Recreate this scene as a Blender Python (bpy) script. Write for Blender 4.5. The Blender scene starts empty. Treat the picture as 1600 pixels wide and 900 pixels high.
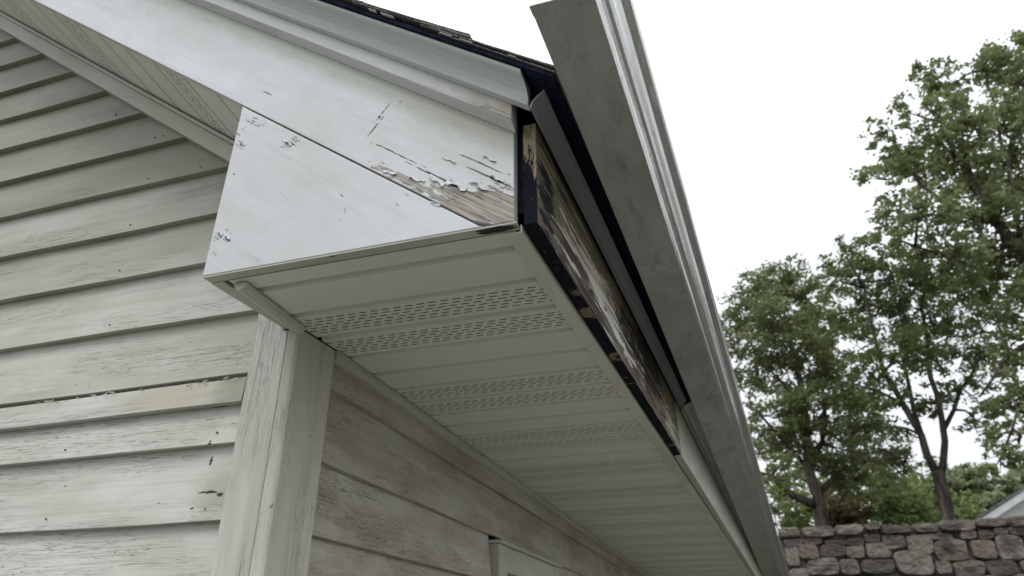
import bpy, bmesh, math, random
import numpy as np
from mathutils import Vector, noise as mn

# ------------------------------------------------------------------ camera, light, exposure
scn = bpy.context.scene
R = math.radians
CAM_H = 1.9
cam_d = bpy.data.cameras.new("camera"); cam = bpy.data.objects.new("camera", cam_d)
scn.collection.objects.link(cam); scn.camera = cam
cam.location = (0, 0, CAM_H); cam.rotation_euler = (R(90 + 27.3), 0, 0)
cam_d.sensor_width = 36; cam_d.lens = 36 * 1084 / 1600
cam_d.clip_start = 0.05; cam_d.clip_end = 2000
cam_d.dof.use_dof = True; cam_d.dof.focus_distance = 1.5; cam_d.dof.aperture_fstop = 5.0

SUN_EL, SUN_AZ = 60, 208      # azimuth clockwise from +Y, behind the camera and a little to the left
w = bpy.data.worlds.new("World"); scn.world = w; w.use_nodes = True
wt = w.node_tree; wt.nodes.clear()
sky = wt.nodes.new('ShaderNodeTexSky'); sky.sky_type = 'NISHITA'; sky.sun_disc = False
sky.sun_elevation = R(SUN_EL); sky.sun_rotation = R(SUN_AZ)
mixn = wt.nodes.new('ShaderNodeMix'); mixn.data_type = 'RGBA'
mixn.inputs['Factor'].default_value = 0.88                       # a thin closed cloud layer over the blue
tcw = wt.nodes.new('ShaderNodeTexCoord'); sep = wt.nodes.new('ShaderNodeSeparateXYZ'); wt.links.new(tcw.outputs['Generated'], sep.inputs[0])
mr = wt.nodes.new('ShaderNodeMapRange'); wt.links.new(sep.outputs['Z'], mr.inputs[0])      # overcast sky: brighter overhead than at the horizon
mr.inputs[3].default_value = 13.5; mr.inputs[4].default_value = 31.0
vm = wt.nodes.new('ShaderNodeVectorMath'); vm.operation = 'SCALE'; vm.inputs[0].default_value = (.97, .995, 1.03); wt.links.new(mr.outputs[0], vm.inputs['Scale'])
wt.links.new(vm.outputs[0], mixn.inputs['B'])
bg = wt.nodes.new('ShaderNodeBackground'); bg.inputs['Strength'].default_value = 0.11
wo = wt.nodes.new('ShaderNodeOutputWorld')
wt.links.new(sky.outputs[0], mixn.inputs['A']); wt.links.new(mixn.outputs['Result'], bg.inputs[0])
wt.links.new(bg.outputs[0], wo.inputs[0])
sl = bpy.data.lights.new("sun", 'SUN'); sl.energy = 2.4; sl.angle = R(30); sl.color = (1, 0.97, 0.93)
so = bpy.data.objects.new("sun", sl); scn.collection.objects.link(so)
sd = Vector((math.sin(R(SUN_AZ)) * math.cos(R(SUN_EL)), math.cos(R(SUN_AZ)) * math.cos(R(SUN_EL)), math.sin(R(SUN_EL))))
so.rotation_euler = sd.to_track_quat('Z', 'Y').to_euler()
scn.view_settings.view_transform = 'Standard'; scn.view_settings.look = 'None'
scn.view_settings.exposure = -0.72; scn.view_settings.gamma = 1
scn.cycles.max_bounces = 7; scn.cycles.diffuse_bounces = 4; scn.cycles.transparent_max_bounces = 8

rnd = random.Random(11)
# ------------------------------------------------------------------ house frame: u right along the gable, v back along the eave
OX, OY = -0.44517, 1.34595
AU, AV = R(108.0), R(20.2)
UU = (math.sin(AU), math.cos(AU)); VV = (math.sin(AV), math.cos(AV))
def H(p):
    u, v, z = p
    return (OX + u * UU[0] + v * VV[0], OY + u * UU[1] + v * VV[1], z)
ORG = {}
def empty(name, loc, parent=None):
    o = bpy.data.objects.new(name, None); scn.collection.objects.link(o)
    o.location = loc; o.empty_display_size = 0.2; ORG[o.name] = Vector(loc); return o
def tag(o, label=None, cat=None, group=None, kind=None):
    for k, v in (('label', label), ('category', cat), ('group', group), ('kind', kind)):
        if v: o[k] = v
    return o

class MB:
    def __init__(s): s.v = []; s.f = []
    def add(s, pts, faces):
        b = len(s.v); s.v += [tuple(p) for p in pts]; s.f += [tuple(b + i for i in f) for f in faces]
    def loft(s, secs, cap=True):
        n = len(secs[0]); b = len(s.v)
        for q in secs: s.v += [tuple(p) for p in q]
        for k in range(len(secs) - 1):
            for i in range(n):
                j = (i + 1) % n
                s.f.append((b + k*n + i, b + k*n + j, b + (k+1)*n + j, b + (k+1)*n + i))
        if cap:
            s.f.append(tuple(b + i for i in range(n))[::-1]); s.f.append(tuple(b + (len(secs)-1)*n + i for i in range(n)))
    def box(s, a0, a1, b0, b1, c0, c1):
        s.loft([[(a, b0, c0), (a, b1, c0), (a, b1, c1), (a, b0, c1)] for a in (a0, a1)])
    def build(s, name, mat, parent=None, axis=(1, 0, 0), off=None, bevel=0, house=True, smooth=False, fix=True):
        me = bpy.data.meshes.new(name)
        org = ORG.get(parent.name, Vector((0, 0, 0))) if parent else Vector((0, 0, 0))
        P = [Vector(H(p)) if house else Vector(p) for p in s.v]
        me.from_pydata([p - org for p in P], [], s.f)
        if fix:
            bm = bmesh.new(); bm.from_mesh(me); bmesh.ops.recalc_face_normals(bm, faces=bm.faces); bm.to_mesh(me); bm.free()
        uv = me.uv_layers.new(name='UVMap')
        if off is None: off = (rnd.uniform(0, 30), rnd.uniform(0, 30))
        ax = Vector(axis).normalized()
        for pl in me.polygons:
            q = [Vector(s.v[i]) for i in pl.vertices]
            n = Vector((0, 0, 0))
            for i in range(len(q)): n += (q[i] - q[0]).cross(q[(i+1) % len(q)] - q[0])
            if n.length < 1e-12: n = Vector((0, 0, 1))
            n.normalize()
            c = n.cross(ax)
            if c.length < .2: c = Vector((0, 0, 1)) if abs(n.z) < .7 else Vector((0, 1, 0))
            c.normalize()
            if max(c, key=abs) < 0: c = -c
            for li, p in zip(pl.loop_indices, q): uv.data[li].uv = (p.dot(ax) + off[0], p.dot(c) + off[1])
        o = bpy.data.objects.new(name, me); scn.collection.objects.link(o)
        if mat: me.materials.append(mat)
        if smooth:
            for pl in me.polygons: pl.use_smooth = True
        if bevel:
            m = o.modifiers.new('bevel', 'BEVEL'); m.width = bevel; m.segments = 2; m.limit_method = 'ANGLE'; m.angle_limit = R(35)
        if parent:
            o.parent = parent; ORG[o.name] = org.copy()
        else: ORG[o.name] = Vector((0, 0, 0))
        return o

# ------------------------------------------------------------------ materials
class NT:
    def __init__(s, name):
        s.m = bpy.data.materials.new(name); s.m.use_nodes = True; s.t = s.m.node_tree; s.t.nodes.clear()
        s.out = s.n('ShaderNodeOutputMaterial'); s.b = s.n('ShaderNodeBsdfPrincipled')
        s.t.links.new(s.b.outputs[0], s.out.inputs[0])
    def n(s, t): return s.t.nodes.new(t)
    def put(s, sock, v):
        if hasattr(v, 'node'): s.t.links.new(v, sock)
        elif v is not None: sock.default_value = v
    def uv(s): return s.n('ShaderNodeUVMap').outputs[0]
    def pos(s): return s.n('ShaderNodeNewGeometry').outputs['Position']
    def mapv(s, vec, sc=(1, 1, 1), loc=(0, 0, 0), rot=(0, 0, 0)):
        k = s.n('ShaderNodeMapping'); s.put(k.inputs[0], vec); k.inputs[1].default_value = loc; k.inputs[2].default_value = rot; k.inputs[3].default_value = sc
        return k.outputs[0]
    def noise(s, vec, sc=(1, 1, 1), scale=1.0, det=3, rough=.55, dist=0, loc=(0, 0, 0)):
        k = s.n('ShaderNodeTexNoise'); s.put(k.inputs['Vector'], s.mapv(vec, sc, loc)); k.inputs['Scale'].default_value = scale
        k.inputs['Detail'].default_value = det; k.inputs['Roughness'].default_value = rough; k.inputs['Distortion'].default_value = dist
        return k.outputs[0]
    def math(s, op, a, b=None, c=None, clamp=False):
        k = s.n('ShaderNodeMath'); k.operation = op; k.use_clamp = clamp
        for i, x in enumerate((a, b, c)): s.put(k.inputs[i], x)
        return k.outputs[0]
    def step(s, x, a, b, lo=0., hi=1.):
        k = s.n('ShaderNodeMapRange'); k.interpolation_type = 'SMOOTHSTEP'
        s.put(k.inputs[0], x); s.put(k.inputs[1], a); s.put(k.inputs[2], b); k.inputs[3].default_value = lo; k.inputs[4].default_value = hi
        return k.outputs[0]
    def mix(s, f, a, b, mode='MIX'):
        k = s.n('ShaderNodeMix'); k.data_type = 'RGBA'; k.blend_type = mode
        s.put(k.inputs['Factor'], f)
        for nm, x in (('A', a), ('B', b)):
            if isinstance(x, tuple) and len(x) == 3: x = (*x, 1)
            s.put(k.inputs[nm], x)
        return k.outputs['Result']
    def ramp(s, f, stops):
        k = s.n('ShaderNodeValToRGB'); e = k.color_ramp.elements
        while len(e) < len(stops): e.new(.5)
        for i, (p, c) in enumerate(stops): e[i].position = p; e[i].color = (*c, 1)
        s.put(k.inputs[0], f); return k.outputs[0]
    def bump(s, h, dist=.001, strength=1, prev=None):
        k = s.n('ShaderNodeBump'); k.inputs['Distance'].default_value = dist; k.inputs['Strength'].default_value = strength
        s.put(k.inputs['Height'], h)
        if prev is not None: s.put(k.inputs['Normal'], prev)
        return k.outputs[0]
    def fin(s, col, rough=.6, normal=None, metal=0, spec=None):
        s.put(s.b.inputs['Base Color'], (*col, 1) if isinstance(col, tuple) and len(col) == 3 else col)
        s.put(s.b.inputs['Roughness'], rough); s.b.inputs['Metallic'].default_value = metal
        if spec is not None: s.b.inputs['Specular IOR Level'].default_value = spec
        if normal is not None: s.put(s.b.inputs['Normal'], normal)
        return s.m
    def patch(s, uvv, cx, cy, rx, ry, jag=1.0, sc=(14, 90, 1), ang=0, edge=.06):
        v = s.mapv(uvv, (1, 1, 1), (-cx, -cy, 0))
        if ang: v = s.mapv(v, (1, 1, 1), (0, 0, 0), (0, 0, ang))
        k = s.n('ShaderNodeVectorMath'); k.operation = 'LENGTH'; s.put(k.inputs[0], s.mapv(v, (1 / rx, 1 / ry, 0)))
        nn = s.noise(uvv, sc, det=4, rough=.6, loc=(cx * 7, cy * 5, 3))
        d = s.math('ADD', k.outputs['Value'], s.math('MULTIPLY', s.math('SUBTRACT', nn, .5), jag * 2))
        return s.step(d, 1.0 + edge, 1.0 - edge)

def mx(s, *a):
    r = a[0]
    for b in a[1:]: r = s.math('MAXIMUM', r, b)
    return r

def paint(name, col, dirt=(.22, .21, .16), dirt_amt=.4, crack=.6, crack_w=.012, chips=.3, grain=.5, peel=0, patches=(), dents=(), darks=(), stains_and_shade=(), smear=None, smear_amt=0, rough=.5, cs=(4, 110, 1), crack_dark=(.07, .065, .05)):
    s = NT(name); uv = s.uv()
    g = s.noise(uv, (7, 190, 1), det=4, rough=.6)
    g2 = s.noise(uv, (16, 420, 1), det=2)
    low = s.noise(uv, (1.6, 4, 1), det=4, rough=.6, loc=(3, 1, 2))
    mid = s.noise(uv, (9, 22, 1), det=4, rough=.65, loc=(8, 1, 2))
    # crackle along the grain
    cn = s.noise(uv, cs, det=3, rough=.5, dist=.7, loc=(1, 2, 0))
    line = s.step(s.math('ABSOLUTE', s.math('SUBTRACT', cn, .5)), crack_w, 0.0)
    cn2 = s.noise(uv, (cs[0] * 1.7, cs[1] * 1.6, 1), det=3, rough=.5, dist=.9, loc=(5, 7, 0))
    line2 = s.step(s.math('ABSOLUTE', s.math('SUBTRACT', cn2, .52)), crack_w * .8, 0.0)
    cm = s.step(s.noise(uv, (2.2, 9, 1), det=3, loc=(9, 9, 0)), .60 - .3 * crack, .78 - .3 * crack)
    cr = s.math('MULTIPLY', s.math('MAXIMUM', line, line2), cm)
    cr = s.math('MULTIPLY', cr, min(1., .35 + .65 * crack) if crack > 0 else 0.)
    chip = s.step(s.noise(uv, (28, 75, 1), det=2, rough=.5, loc=(4, 4, 4)), .80 - .1 * chips, .82 - .1 * chips)
    chip = s.math('MULTIPLY', chip, 1.0 if chips > 0 else 0.)
    base = s.mix(s.math('MULTIPLY', s.step(low, .35, .75), dirt_amt), col, dirt)
    base = s.mix(s.math('MULTIPLY', s.step(mid, .4, .8), dirt_amt * .45), base, dirt)
    base = s.mix(s.math('MULTIPLY', s.step(g, .45, .75), .14 * grain), base, dirt)
    stk = s.noise(uv, (1.1, 48, 1), det=5, rough=.7, dist=.25, loc=(7, 3, 2))
    base = s.mix(s.math('MULTIPLY', s.step(stk, .44, .72), .55 * grain * dirt_amt), base, tuple(x * .72 for x in dirt))
    if smear:
        sm = s.noise(uv, (2.2, 7, 1), det=5, rough=.65, loc=(2, 8, 1))
        base = s.mix(s.math('MULTIPLY', s.step(sm, .38, .66), smear_amt), base, smear)
    for (cx, cy, rx, ry, c, amt) in stains_and_shade:
        base = s.mix(s.math('MULTIPLY', s.patch(uv, cx, cy, rx, ry, .7, (20, 40, 1), edge=.6), amt), base, c)
    wood = s.ramp(s.noise(uv, (7, 190, 1), det=6, rough=.75, dist=.3, loc=(0, 3, 0)), [(.34, (.06, .05, .04)), (.44, (.20, .175, .145)), (.54, (.33, .30, .25)), (.66, (.47, .45, .41))])
    pm = []
    if peel:
        pm.append(s.step(s.noise(uv, (9, 60, 1), det=4, rough=.6, loc=(6, 6, 1)), .78 - .2 * peel, .79 - .2 * peel))
    for p in patches: pm.append(s.patch(uv, *p))
    c = base
    h = s.math('ADD', s.math('MULTIPLY', g, .35 * grain), s.math('MULTIPLY', g2, .12 * grain))
    c = s.mix(s.math('MULTIPLY', cr, .6), c, crack_dark)
    h = s.math('SUBTRACT', h, s.math('MULTIPLY', cr, .6))
    if pm:
        m = pm[0] if len(pm) == 1 else mx(s, *pm)
        c = s.mix(m, c, wood)
        h = s.math('SUBTRACT', h, s.math('MULTIPLY', m, 1.3))
        h = s.math('ADD', h, s.math('MULTIPLY', s.math('MULTIPLY', m, s.noise(uv, (9, 260, 1), det=5, rough=.7, loc=(0, 3, 0))), 1.2))
    for p in dents:
        m = s.patch(uv, p[0], p[1], p[2], p[3], max(1.6, p[4] * 2.2), (45, 320, 1), edge=.12); c = s.mix(m, c, (.03, .026, .02)); h = s.math('SUBTRACT', h, s.math('MULTIPLY', m, 1.2))
    for (cx, cy, rx, ry, jag) in darks:
        m = s.patch(uv, cx, cy, rx, ry, jag, (14, 90, 1), edge=.15); c = s.mix(m, c, (.022, .02, .02)); h = s.math('SUBTRACT', h, s.math('MULTIPLY', m, 1.))
    c = s.mix(s.math('MULTIPLY', chip, .85), c, (.05, .045, .035))
    h = s.math('SUBTRACT', h, s.math('MULTIPLY', chip, .7))
    return s.fin(c, rough, s.bump(h, .0016), spec=.35)

SL = math.hypot(1, .745); SC, SS = 1 / SL, -.745 / SL      # down-slope direction of the rake (u, z)
def rk(u, z):      # uv of a point on the rake boards
    return (u * SC + z * SS, u * .745 / SL + z / SL)
pk = rk(.44, 2.585)
M = {}
WHT = (.60, .62, .64)
a1 = rk(.485, 2.545); a2 = rk(.36, 2.63); a3 = rk(.53, 2.54); a4 = rk(.235, 2.80); a5 = rk(.02, 2.93)
M['rake'] = paint('rake_paint', WHT, dirt=(.40, .415, .40), dirt_amt=.7, crack=.22, crack_w=.006, chips=.42, grain=.4, rough=.45,
    patches=[(a1[0], a1[1], .080, .024, 1.7, (24, 130, 1)), (a3[0], a3[1], .055, .030, 1.0, (26, 130, 1)), (a2[0], a2[1], .07, .007, 2.2, (30, 160, 1))],
    dents=[(rk(.52, 2.60)[0], rk(.52, 2.60)[1], .045, .0016, .6, (25, 120, 1)), (rk(.50, 2.635)[0], rk(.50, 2.635)[1], .04, .0013, .7, (25, 120, 1)),
           (rk(.44, 2.61)[0], rk(.44, 2.61)[1], .07, .0016, .9, (25, 120, 1)), (a5[0], a5[1], .014, .0012, .8, (60, 160, 1)), (rk(.285, 2.765)[0], rk(.285, 2.765)[1], .0016, .014, 1.0), (rk(.30, 2.80)[0], rk(.30, 2.80)[1], .0012, .018, 1.0), (rk(.33, 2.70)[0], rk(.33, 2.70)[1], .05, .0010, 1.2)],
    stains_and_shade=[(rk(.48, 2.72)[0], rk(.48, 2.72)[1], .16, .03, (.30, .31, .24), .55), (-1.0, 2.479, 3.2, .026, (.33, .35, .27), .6)])  # the long band mixes dirt with painted shade below the bed moulding
M['return'] = paint('return_paint', WHT, dirt=(.42, .43, .42), dirt_amt=.55, crack=.25, crack_w=.006, chips=.40, grain=.55, rough=.45,
    dents=[(rk(.105, 2.775)[0], rk(.105, 2.775)[1], .016, .0016, .6, (50, 120, 1)), (rk(-.02, 2.81)[0], rk(-.02, 2.81)[1], .010, .0014, .8, (70, 160, 1)),
           (rk(.0, 2.86)[0], rk(.0, 2.86)[1], .008, .0012, .8, (70, 160, 1)), (rk(-.02, 2.73)[0], rk(-.02, 2.73)[1], .004, .0016, .3, (70, 160, 1)),
           (rk(-.018, 2.585)[0], rk(-.018, 2.585)[1], .006, .001, .8, (70, 160, 1)), (rk(.00, 2.575)[0], rk(.00, 2.575)[1], .009, .0012, .8, (70, 160, 1)),
           (rk(.245, 2.592)[0], rk(.245, 2.592)[1], .0014, .0014, .1, (70, 160, 1)), (rk(.246, 2.586)[0], rk(.246, 2.586)[1], .0014, .0014, .1, (70, 160, 1))],
    patches=[(rk(.40, 2.565)[0], rk(.40, 2.565)[1] + .018, .09, .003, .6, (30, 120, 1))])
M['bed'] = paint('bed_mould_paint', (.60, .61, .62), dirt=(.38, .38, .35), dirt_amt=.5, crack=.2, chips=.55, grain=.4, rough=.5,
    patches=[(rk(.545, 2.71)[0], rk(.545, 2.71)[1], .05, .008, 1.0, (30, 120, 1))], stains_and_shade=[(rk(.54, 2.70)[0], rk(.54, 2.70)[1], .10, .04, (.30, .27, .19), .8)])
M['crown'] = paint('crown_paint', (.53, .56, .56), dirt=(.36, .39, .35), dirt_amt=.4, crack=.0, chips=.05, grain=.1, rough=.4)
M['under'] = paint('board_edge_paint', (.55, .545, .49), dirt=(.26, .25, .18), dirt_amt=.5, crack=.1, chips=.4, grain=.3,
    darks=[(.535, -.238, .035, .012, 1.6)])
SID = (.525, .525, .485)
M['siding'] = paint('siding_paint', SID, dirt=(.32, .335, .26), dirt_amt=.8, crack=.55, crack_w=.007, chips=.36, grain=.7, peel=.03, rough=.55, smear=(.35, .35, .28), smear_amt=.45)
M['siding_mid'] = paint('part_shaded_siding_paint', (.42, .42, .375), dirt=(.27, .27, .215), dirt_amt=.8, crack=.5, crack_w=.007, chips=.34, grain=.7, rough=.55, smear=(.27, .275, .21), smear_amt=.4)  # base colour darkened to paint in shade nearing the rake, plus patchy grime
M['siding_up'] = paint('shaded_siding_paint', (.30, .30, .25), dirt=(.18, .18, .135), dirt_amt=.7, crack=.25, chips=.25, grain=.6, rough=.55)  # darkest siding copy: shade of the rake overhang put into the colour
M['siding_worn'] = paint('worn_siding_paint', (.58, .585, .55), dirt=(.37, .37, .30), dirt_amt=.8, crack=.7, crack_w=.008, chips=.46, grain=.9, peel=.14, rough=.55,
    stains_and_shade=[(-.30, 2.375, .12, .03, (.42, .38, .26), .45), (-.14, 2.38, .05, .05, (.25, .24, .18), .6), (-.14, 2.15, .05, .06, (.28, .27, .2), .55), (-.9, 2.20, .3, .03, (.30, .31, .25), .4)], dents=[(-.17, 2.396, .05, .002, .8), (-.20, 2.310, .055, .0035, .9), (-.135, 2.318, .02, .004, .6), (-.16, 2.155, .022, .0022, 1.2), (-.135, 2.148, .006, .004, 1.2), (-.15, 1.992, .05, .004, 1.2), (-.18, 2.22, .003, .008, 1.0), (-.28, 2.14, .006, .0016, 1), (-.6, 2.402, .05, .002, .8)])
M['side'] = paint('side_wall_paint', (.50, .49, .44), dirt=(.29, .265, .205), dirt_amt=.7, crack=.6, crack_w=.010, chips=.22, grain=1., peel=0, rough=.6, smear=(.26, .215, .155), smear_amt=.7, cs=(6, 120, 1))
M['corner'] = paint('corner_board_paint', (.54, .54, .49), dirt=(.33, .32, .26), dirt_amt=.6, crack=.6, crack_w=.009, chips=.85, grain=.9, peel=.08, rough=.5, cs=(4, 90, 1))
M['cornerside'] = paint('corner_side_paint', (.54, .535, .48), dirt=(.33, .315, .24), dirt_amt=.6, crack=.55, crack_w=.007, chips=.6, grain=.8, peel=.06, rough=.5, cs=(4, 90, 1))
M['trim'] = paint('frieze_trim_paint', (.48, .475, .42), dirt=(.24, .23, .17), dirt_amt=.5, crack=.0, chips=.3, grain=.3)
M['vinyl'] = paint('soffit_vinyl', (.70, .695, .65), dirt=(.56, .55, .49), dirt_amt=.35, crack=0, chips=0, grain=0, rough=.45)
M['vinyltrim'] = paint('soffit_trim', (.68, .67, .61), dirt=(.42, .39, .29), dirt_amt=.6, crack=0, chips=.45, grain=.1, rough=.45)
M['alu'] = paint('drip_edge_metal', (.27, .29, .30), dirt=(.17, .18, .18), dirt_amt=.5, crack=0, chips=0, grain=.2, rough=.45)
M['cover'] = paint('fascia_cover_metal', (.50, .50, .45), dirt=(.30, .29, .21), dirt_amt=.7, crack=0, chips=.15, grain=.1, rough=.4)

def simple(name, col, rough=.8, var=.25, sc=8, bumpd=.002, spec=.3):
    s = NT(name); p = s.pos()
    n = s.noise(p, (sc, sc, sc), det=4)
    c = s.mix(s.step(n, .35, .7), tuple(x * (1 - var) for x in col), tuple(min(1, x * (1 + var)) for x in col))
    return s.fin(c, rough, s.bump(n, bumpd), spec=spec)
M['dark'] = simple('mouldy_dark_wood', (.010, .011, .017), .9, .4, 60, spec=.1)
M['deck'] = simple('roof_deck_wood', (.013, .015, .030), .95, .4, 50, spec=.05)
M['interior'] = simple('attic_framing', (.05, .045, .035), .95)

def rot():
    s = NT('rotten_fascia'); uv = s.uv()
    st = s.noise(uv, (1.7, 13, 1), det=5, rough=.5, dist=.8)
    fi = s.noise(uv, (7, 170, 1), det=4, rough=.65, dist=.3)
    f = s.math('ADD', s.math('MULTIPLY', st, .87), s.math('MULTIPLY', fi, .13))
    c = s.ramp(f, [(.30, (.03, .024, .022)), (.42, (.07, .056, .046)), (.50, (.13, .11, .085)), (.58, (.19, .165, .13)), (.70, (.27, .245, .20))])
    red = s.step(s.noise(uv, (5, 40, 1), det=3, loc=(3, 0, 9)), .62, .72)
    c = s.mix(s.math('MULTIPLY', red, .5), c, (.15, .075, .045))
    for (cx, cy, rx, ry, j, col, a) in [(.10, 2.655, .40, .045, .8, (.19, .175, .12), .75), (.24, 2.58, .42, .042, .7, (.33, .30, .24), .9), (.24, 2.572, .36, .030, .7, (.62, .60, .55), .92), (.36, 2.562, .22, .018, .8, (.74, .72, .68), .9), (.08, 2.615, .16, .016, .8, (.50, .47, .40), .75),
                                  (.78, 2.63, .36, .065, 1.0, (.016, .012, .011), .93), (.0, 2.54, .20, .030, .9, (.05, .036, .03), .85), (-.185, 2.57, .045, .085, .8, (.008, .009, .016), .97), (-.17, 2.68, .05, .03, .9, (.33, .29, .20), .8),
                                  (.86, 2.53, .16, .025, .9, (.16, .12, .09), .7), (1.22, 2.55, .16, .035, .9, (.44, .41, .33), .8), (1.20, 2.655, .17, .04, .8, (.17, .16, .08), .8), (.52, 2.62, .012, .02, .6, (.03, .025, .02), .9), (.24, 2.585, .02, .006, .9, (.05, .04, .035), .9)]:
        m = s.patch(uv, cx, cy, rx, ry, j * 1.8, (7, 34, 1), edge=.22)
        c = s.mix(s.math('MULTIPLY', m, a), c, col)
    return s.fin(c, .8, s.bump(f, .004), spec=.2)
M['rot'] = rot()
def rotend():
    s = NT('rotten_end_grain'); p = s.pos(); z = s.n('ShaderNodeSeparateXYZ'); s.put(z.inputs[0], p)
    n = s.noise(p, (85, 85, 16), det=5, rough=.75)
    f = s.math('ADD', s.math('MULTIPLY', z.outputs['Z'], 12), s.math('MULTIPLY', s.math('SUBTRACT', n, .33), 6.0))
    m = s.step(f, 32.55, 32.75)
    c = s.mix(m, (.009, .010, .016), s.ramp(n, [(.35, (.06, .05, .035)), (.6, (.30, .26, .18))]))
    sp = s.step(s.noise(p, (220, 220, 90), det=2, loc=(5, 0, 0)), .70, .73)
    c = s.mix(sp, c, (.35, .34, .30))
    return s.fin(c, .9, s.bump(n, .002), spec=.1)
M['rotend'] = rotend()
def rotbottom():
    s = NT('rotten_bottom_edge'); uv = s.uv()
    n = s.noise(uv, (5, 60, 1), det=5, rough=.65, loc=(3.1, 0, 0))
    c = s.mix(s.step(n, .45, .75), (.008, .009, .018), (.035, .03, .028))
    for (cx, rx) in ((.20, .30), (1.28, .12), (.62, .05)):
        c = s.mix(s.math('MULTIPLY', s.patch(uv, cx, .583, rx, .02, 1.2, (9, 60, 1), edge=.2), .9), c, s.ramp(n, [(.35, (.09, .07, .05)), (.6, (.27, .24, .17))]))
    return s.fin(c, .9, s.bump(n, .002), spec=.1)
M['rotbot'] = rotbottom()

def gutter_mat():
    s = NT('weathered_gutter_metal'); uv = s.uv()
    a = s.noise(uv, (5, 11, 1), det=6, rough=.7, dist=.5)
    st = s.noise(uv, (120, 9, 1), det=3, rough=.6)
    bl = s.step(s.noise(uv, (6, 18, 1), det=6, rough=.8, loc=(4, 4, 1)), .50, .68)
    sp = s.step(s.noise(uv, (26, 60, 1), det=3, rough=.7, loc=(1, 4, 1)), .66, .74)
    c = s.mix(s.step(a, .3, .7), (.47, .475, .46), (.36, .36, .34))
    c = s.mix(s.math('MULTIPLY', s.step(st, .45, .75), .10), c, (.15, .15, .13))
    c = s.mix(s.math('MULTIPLY', bl, .55), c, (.13, .095, .08))
    c = s.mix(s.math('MULTIPLY', sp, .7), c, (.07, .065, .055))
    r = s.step(st, .3, .8, .32, .55)
    return s.fin(c, r, s.bump(a, .0015), metal=.25)
M['gutter'] = gutter_mat()
def gutter_face():
    s = NT('weathered_gutter_front'); uv = s.uv()
    a = s.noise(uv, (3, 20, 1), det=5, rough=.65)
    st = s.noise(uv, (90, 5, 1), det=4, rough=.7)
    sp = s.step(s.noise(uv, (24, 50, 1), det=3, rough=.7, loc=(1, 4, 1)), .62, .74)
    c = s.mix(s.step(a, .35, .7), (.60, .60, .585), (.42, .42, .395))
    c = s.mix(s.math('MULTIPLY', s.step(st, .45, .8), .4), c, (.24, .24, .22))
    c = s.mix(s.math('MULTIPLY', sp, .6), c, (.12, .115, .10))
    return s.fin(c, .24, s.bump(a, .001), metal=.8)
M['gfront'] = gutter_face()
def shingle_mat():
    s = NT('asphalt_shingle'); p = s.pos()
    n = s.noise(p, (260, 260, 260), det=2, rough=.7); l = s.noise(p, (9, 9, 9), det=3)
    c = s.ramp(n, [(.3, (.02, .02, .022)), (.5, (.10, .097, .092)), (.7, (.24, .235, .225))])
    c = s.mix(s.math('MULTIPLY', s.step(l, .4, .7), .5), c, (.03, .03, .028))
    return s.fin(c, .95, s.bump(n, .003), spec=.2)
M['shingle'] = shingle_mat()
M['fleck'] = simple('pale_gap_light', (.42, .41, .40), .8)  # pale colour that stands for light showing through the rake edge gap

# ================================================================== setting: ground and the raised land behind the stone wall
def ground_mat(name, a, b, c3):
    s = NT(name); p = s.pos()
    n = s.noise(p, (1, 1, 1), scale=.35, det=5); f = s.noise(p, (1, 1, 1), scale=40, det=3)
    c = s.mix(s.step(n, .35, .65), a, b); c = s.mix(s.math('MULTIPLY', s.step(f, .4, .7), .6), c, c3)
    return s.fin(c, .95, s.bump(f, .02), spec=.1)
M['ground'] = ground_mat('gravel_and_grass', (.165, .16, .14), (.135, .138, .115), (.21, .205, .185))
M['lawn'] = ground_mat('lawn', (.06, .085, .03), (.08, .09, .04), (.04, .06, .02))
g = MB(); N = 24
for i in range(N + 1):
    for j in range(N + 1): g.v.append(((i / N - .5) * 900, (j / N - .5) * 900 + 150, 0))
for i in range(N):
    for j in range(N): a = i * (N + 1) + j; g.f.append((a, a + N + 1, a + N + 2, a + 1))
tag(g.build('ground', M['ground'], house=False, off=(0, 0)), kind='structure')
g = MB()
top = [(4.2, 11.3, 3.2), (7.3, 10.3, 3.2), (16.6, 7.3, 3.2), (60, -6.7, 3.2), (420, 60, 3.4), (420, 560, 3.4), (4.2, 560, 3.4)]
g.add(top + [(x, y, -.3) for x, y, z in top], [tuple(range(7))] + [(i, (i + 1) % 7, (i + 1) % 7 + 7, i + 7) for i in range(7)])
tag(g.build('raised_terrain', M['lawn'], house=False, off=(0, 0)), kind='structure')

# ================================================================== house
house = empty('house', H((-3, 4.9, 0)))
tag(house, 'weathered white clapboard house with boxed eave and rotted fascia at its corner', 'house')
zr = lambda u: 2.886 - .745 * u          # lower edge of the rake boards
UL = -6.0                                 # left eave corner of the gable wall
VB = 10.0
VF = -.25
Sh = lambda v: -.06 * max(0., v - .1)

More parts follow.
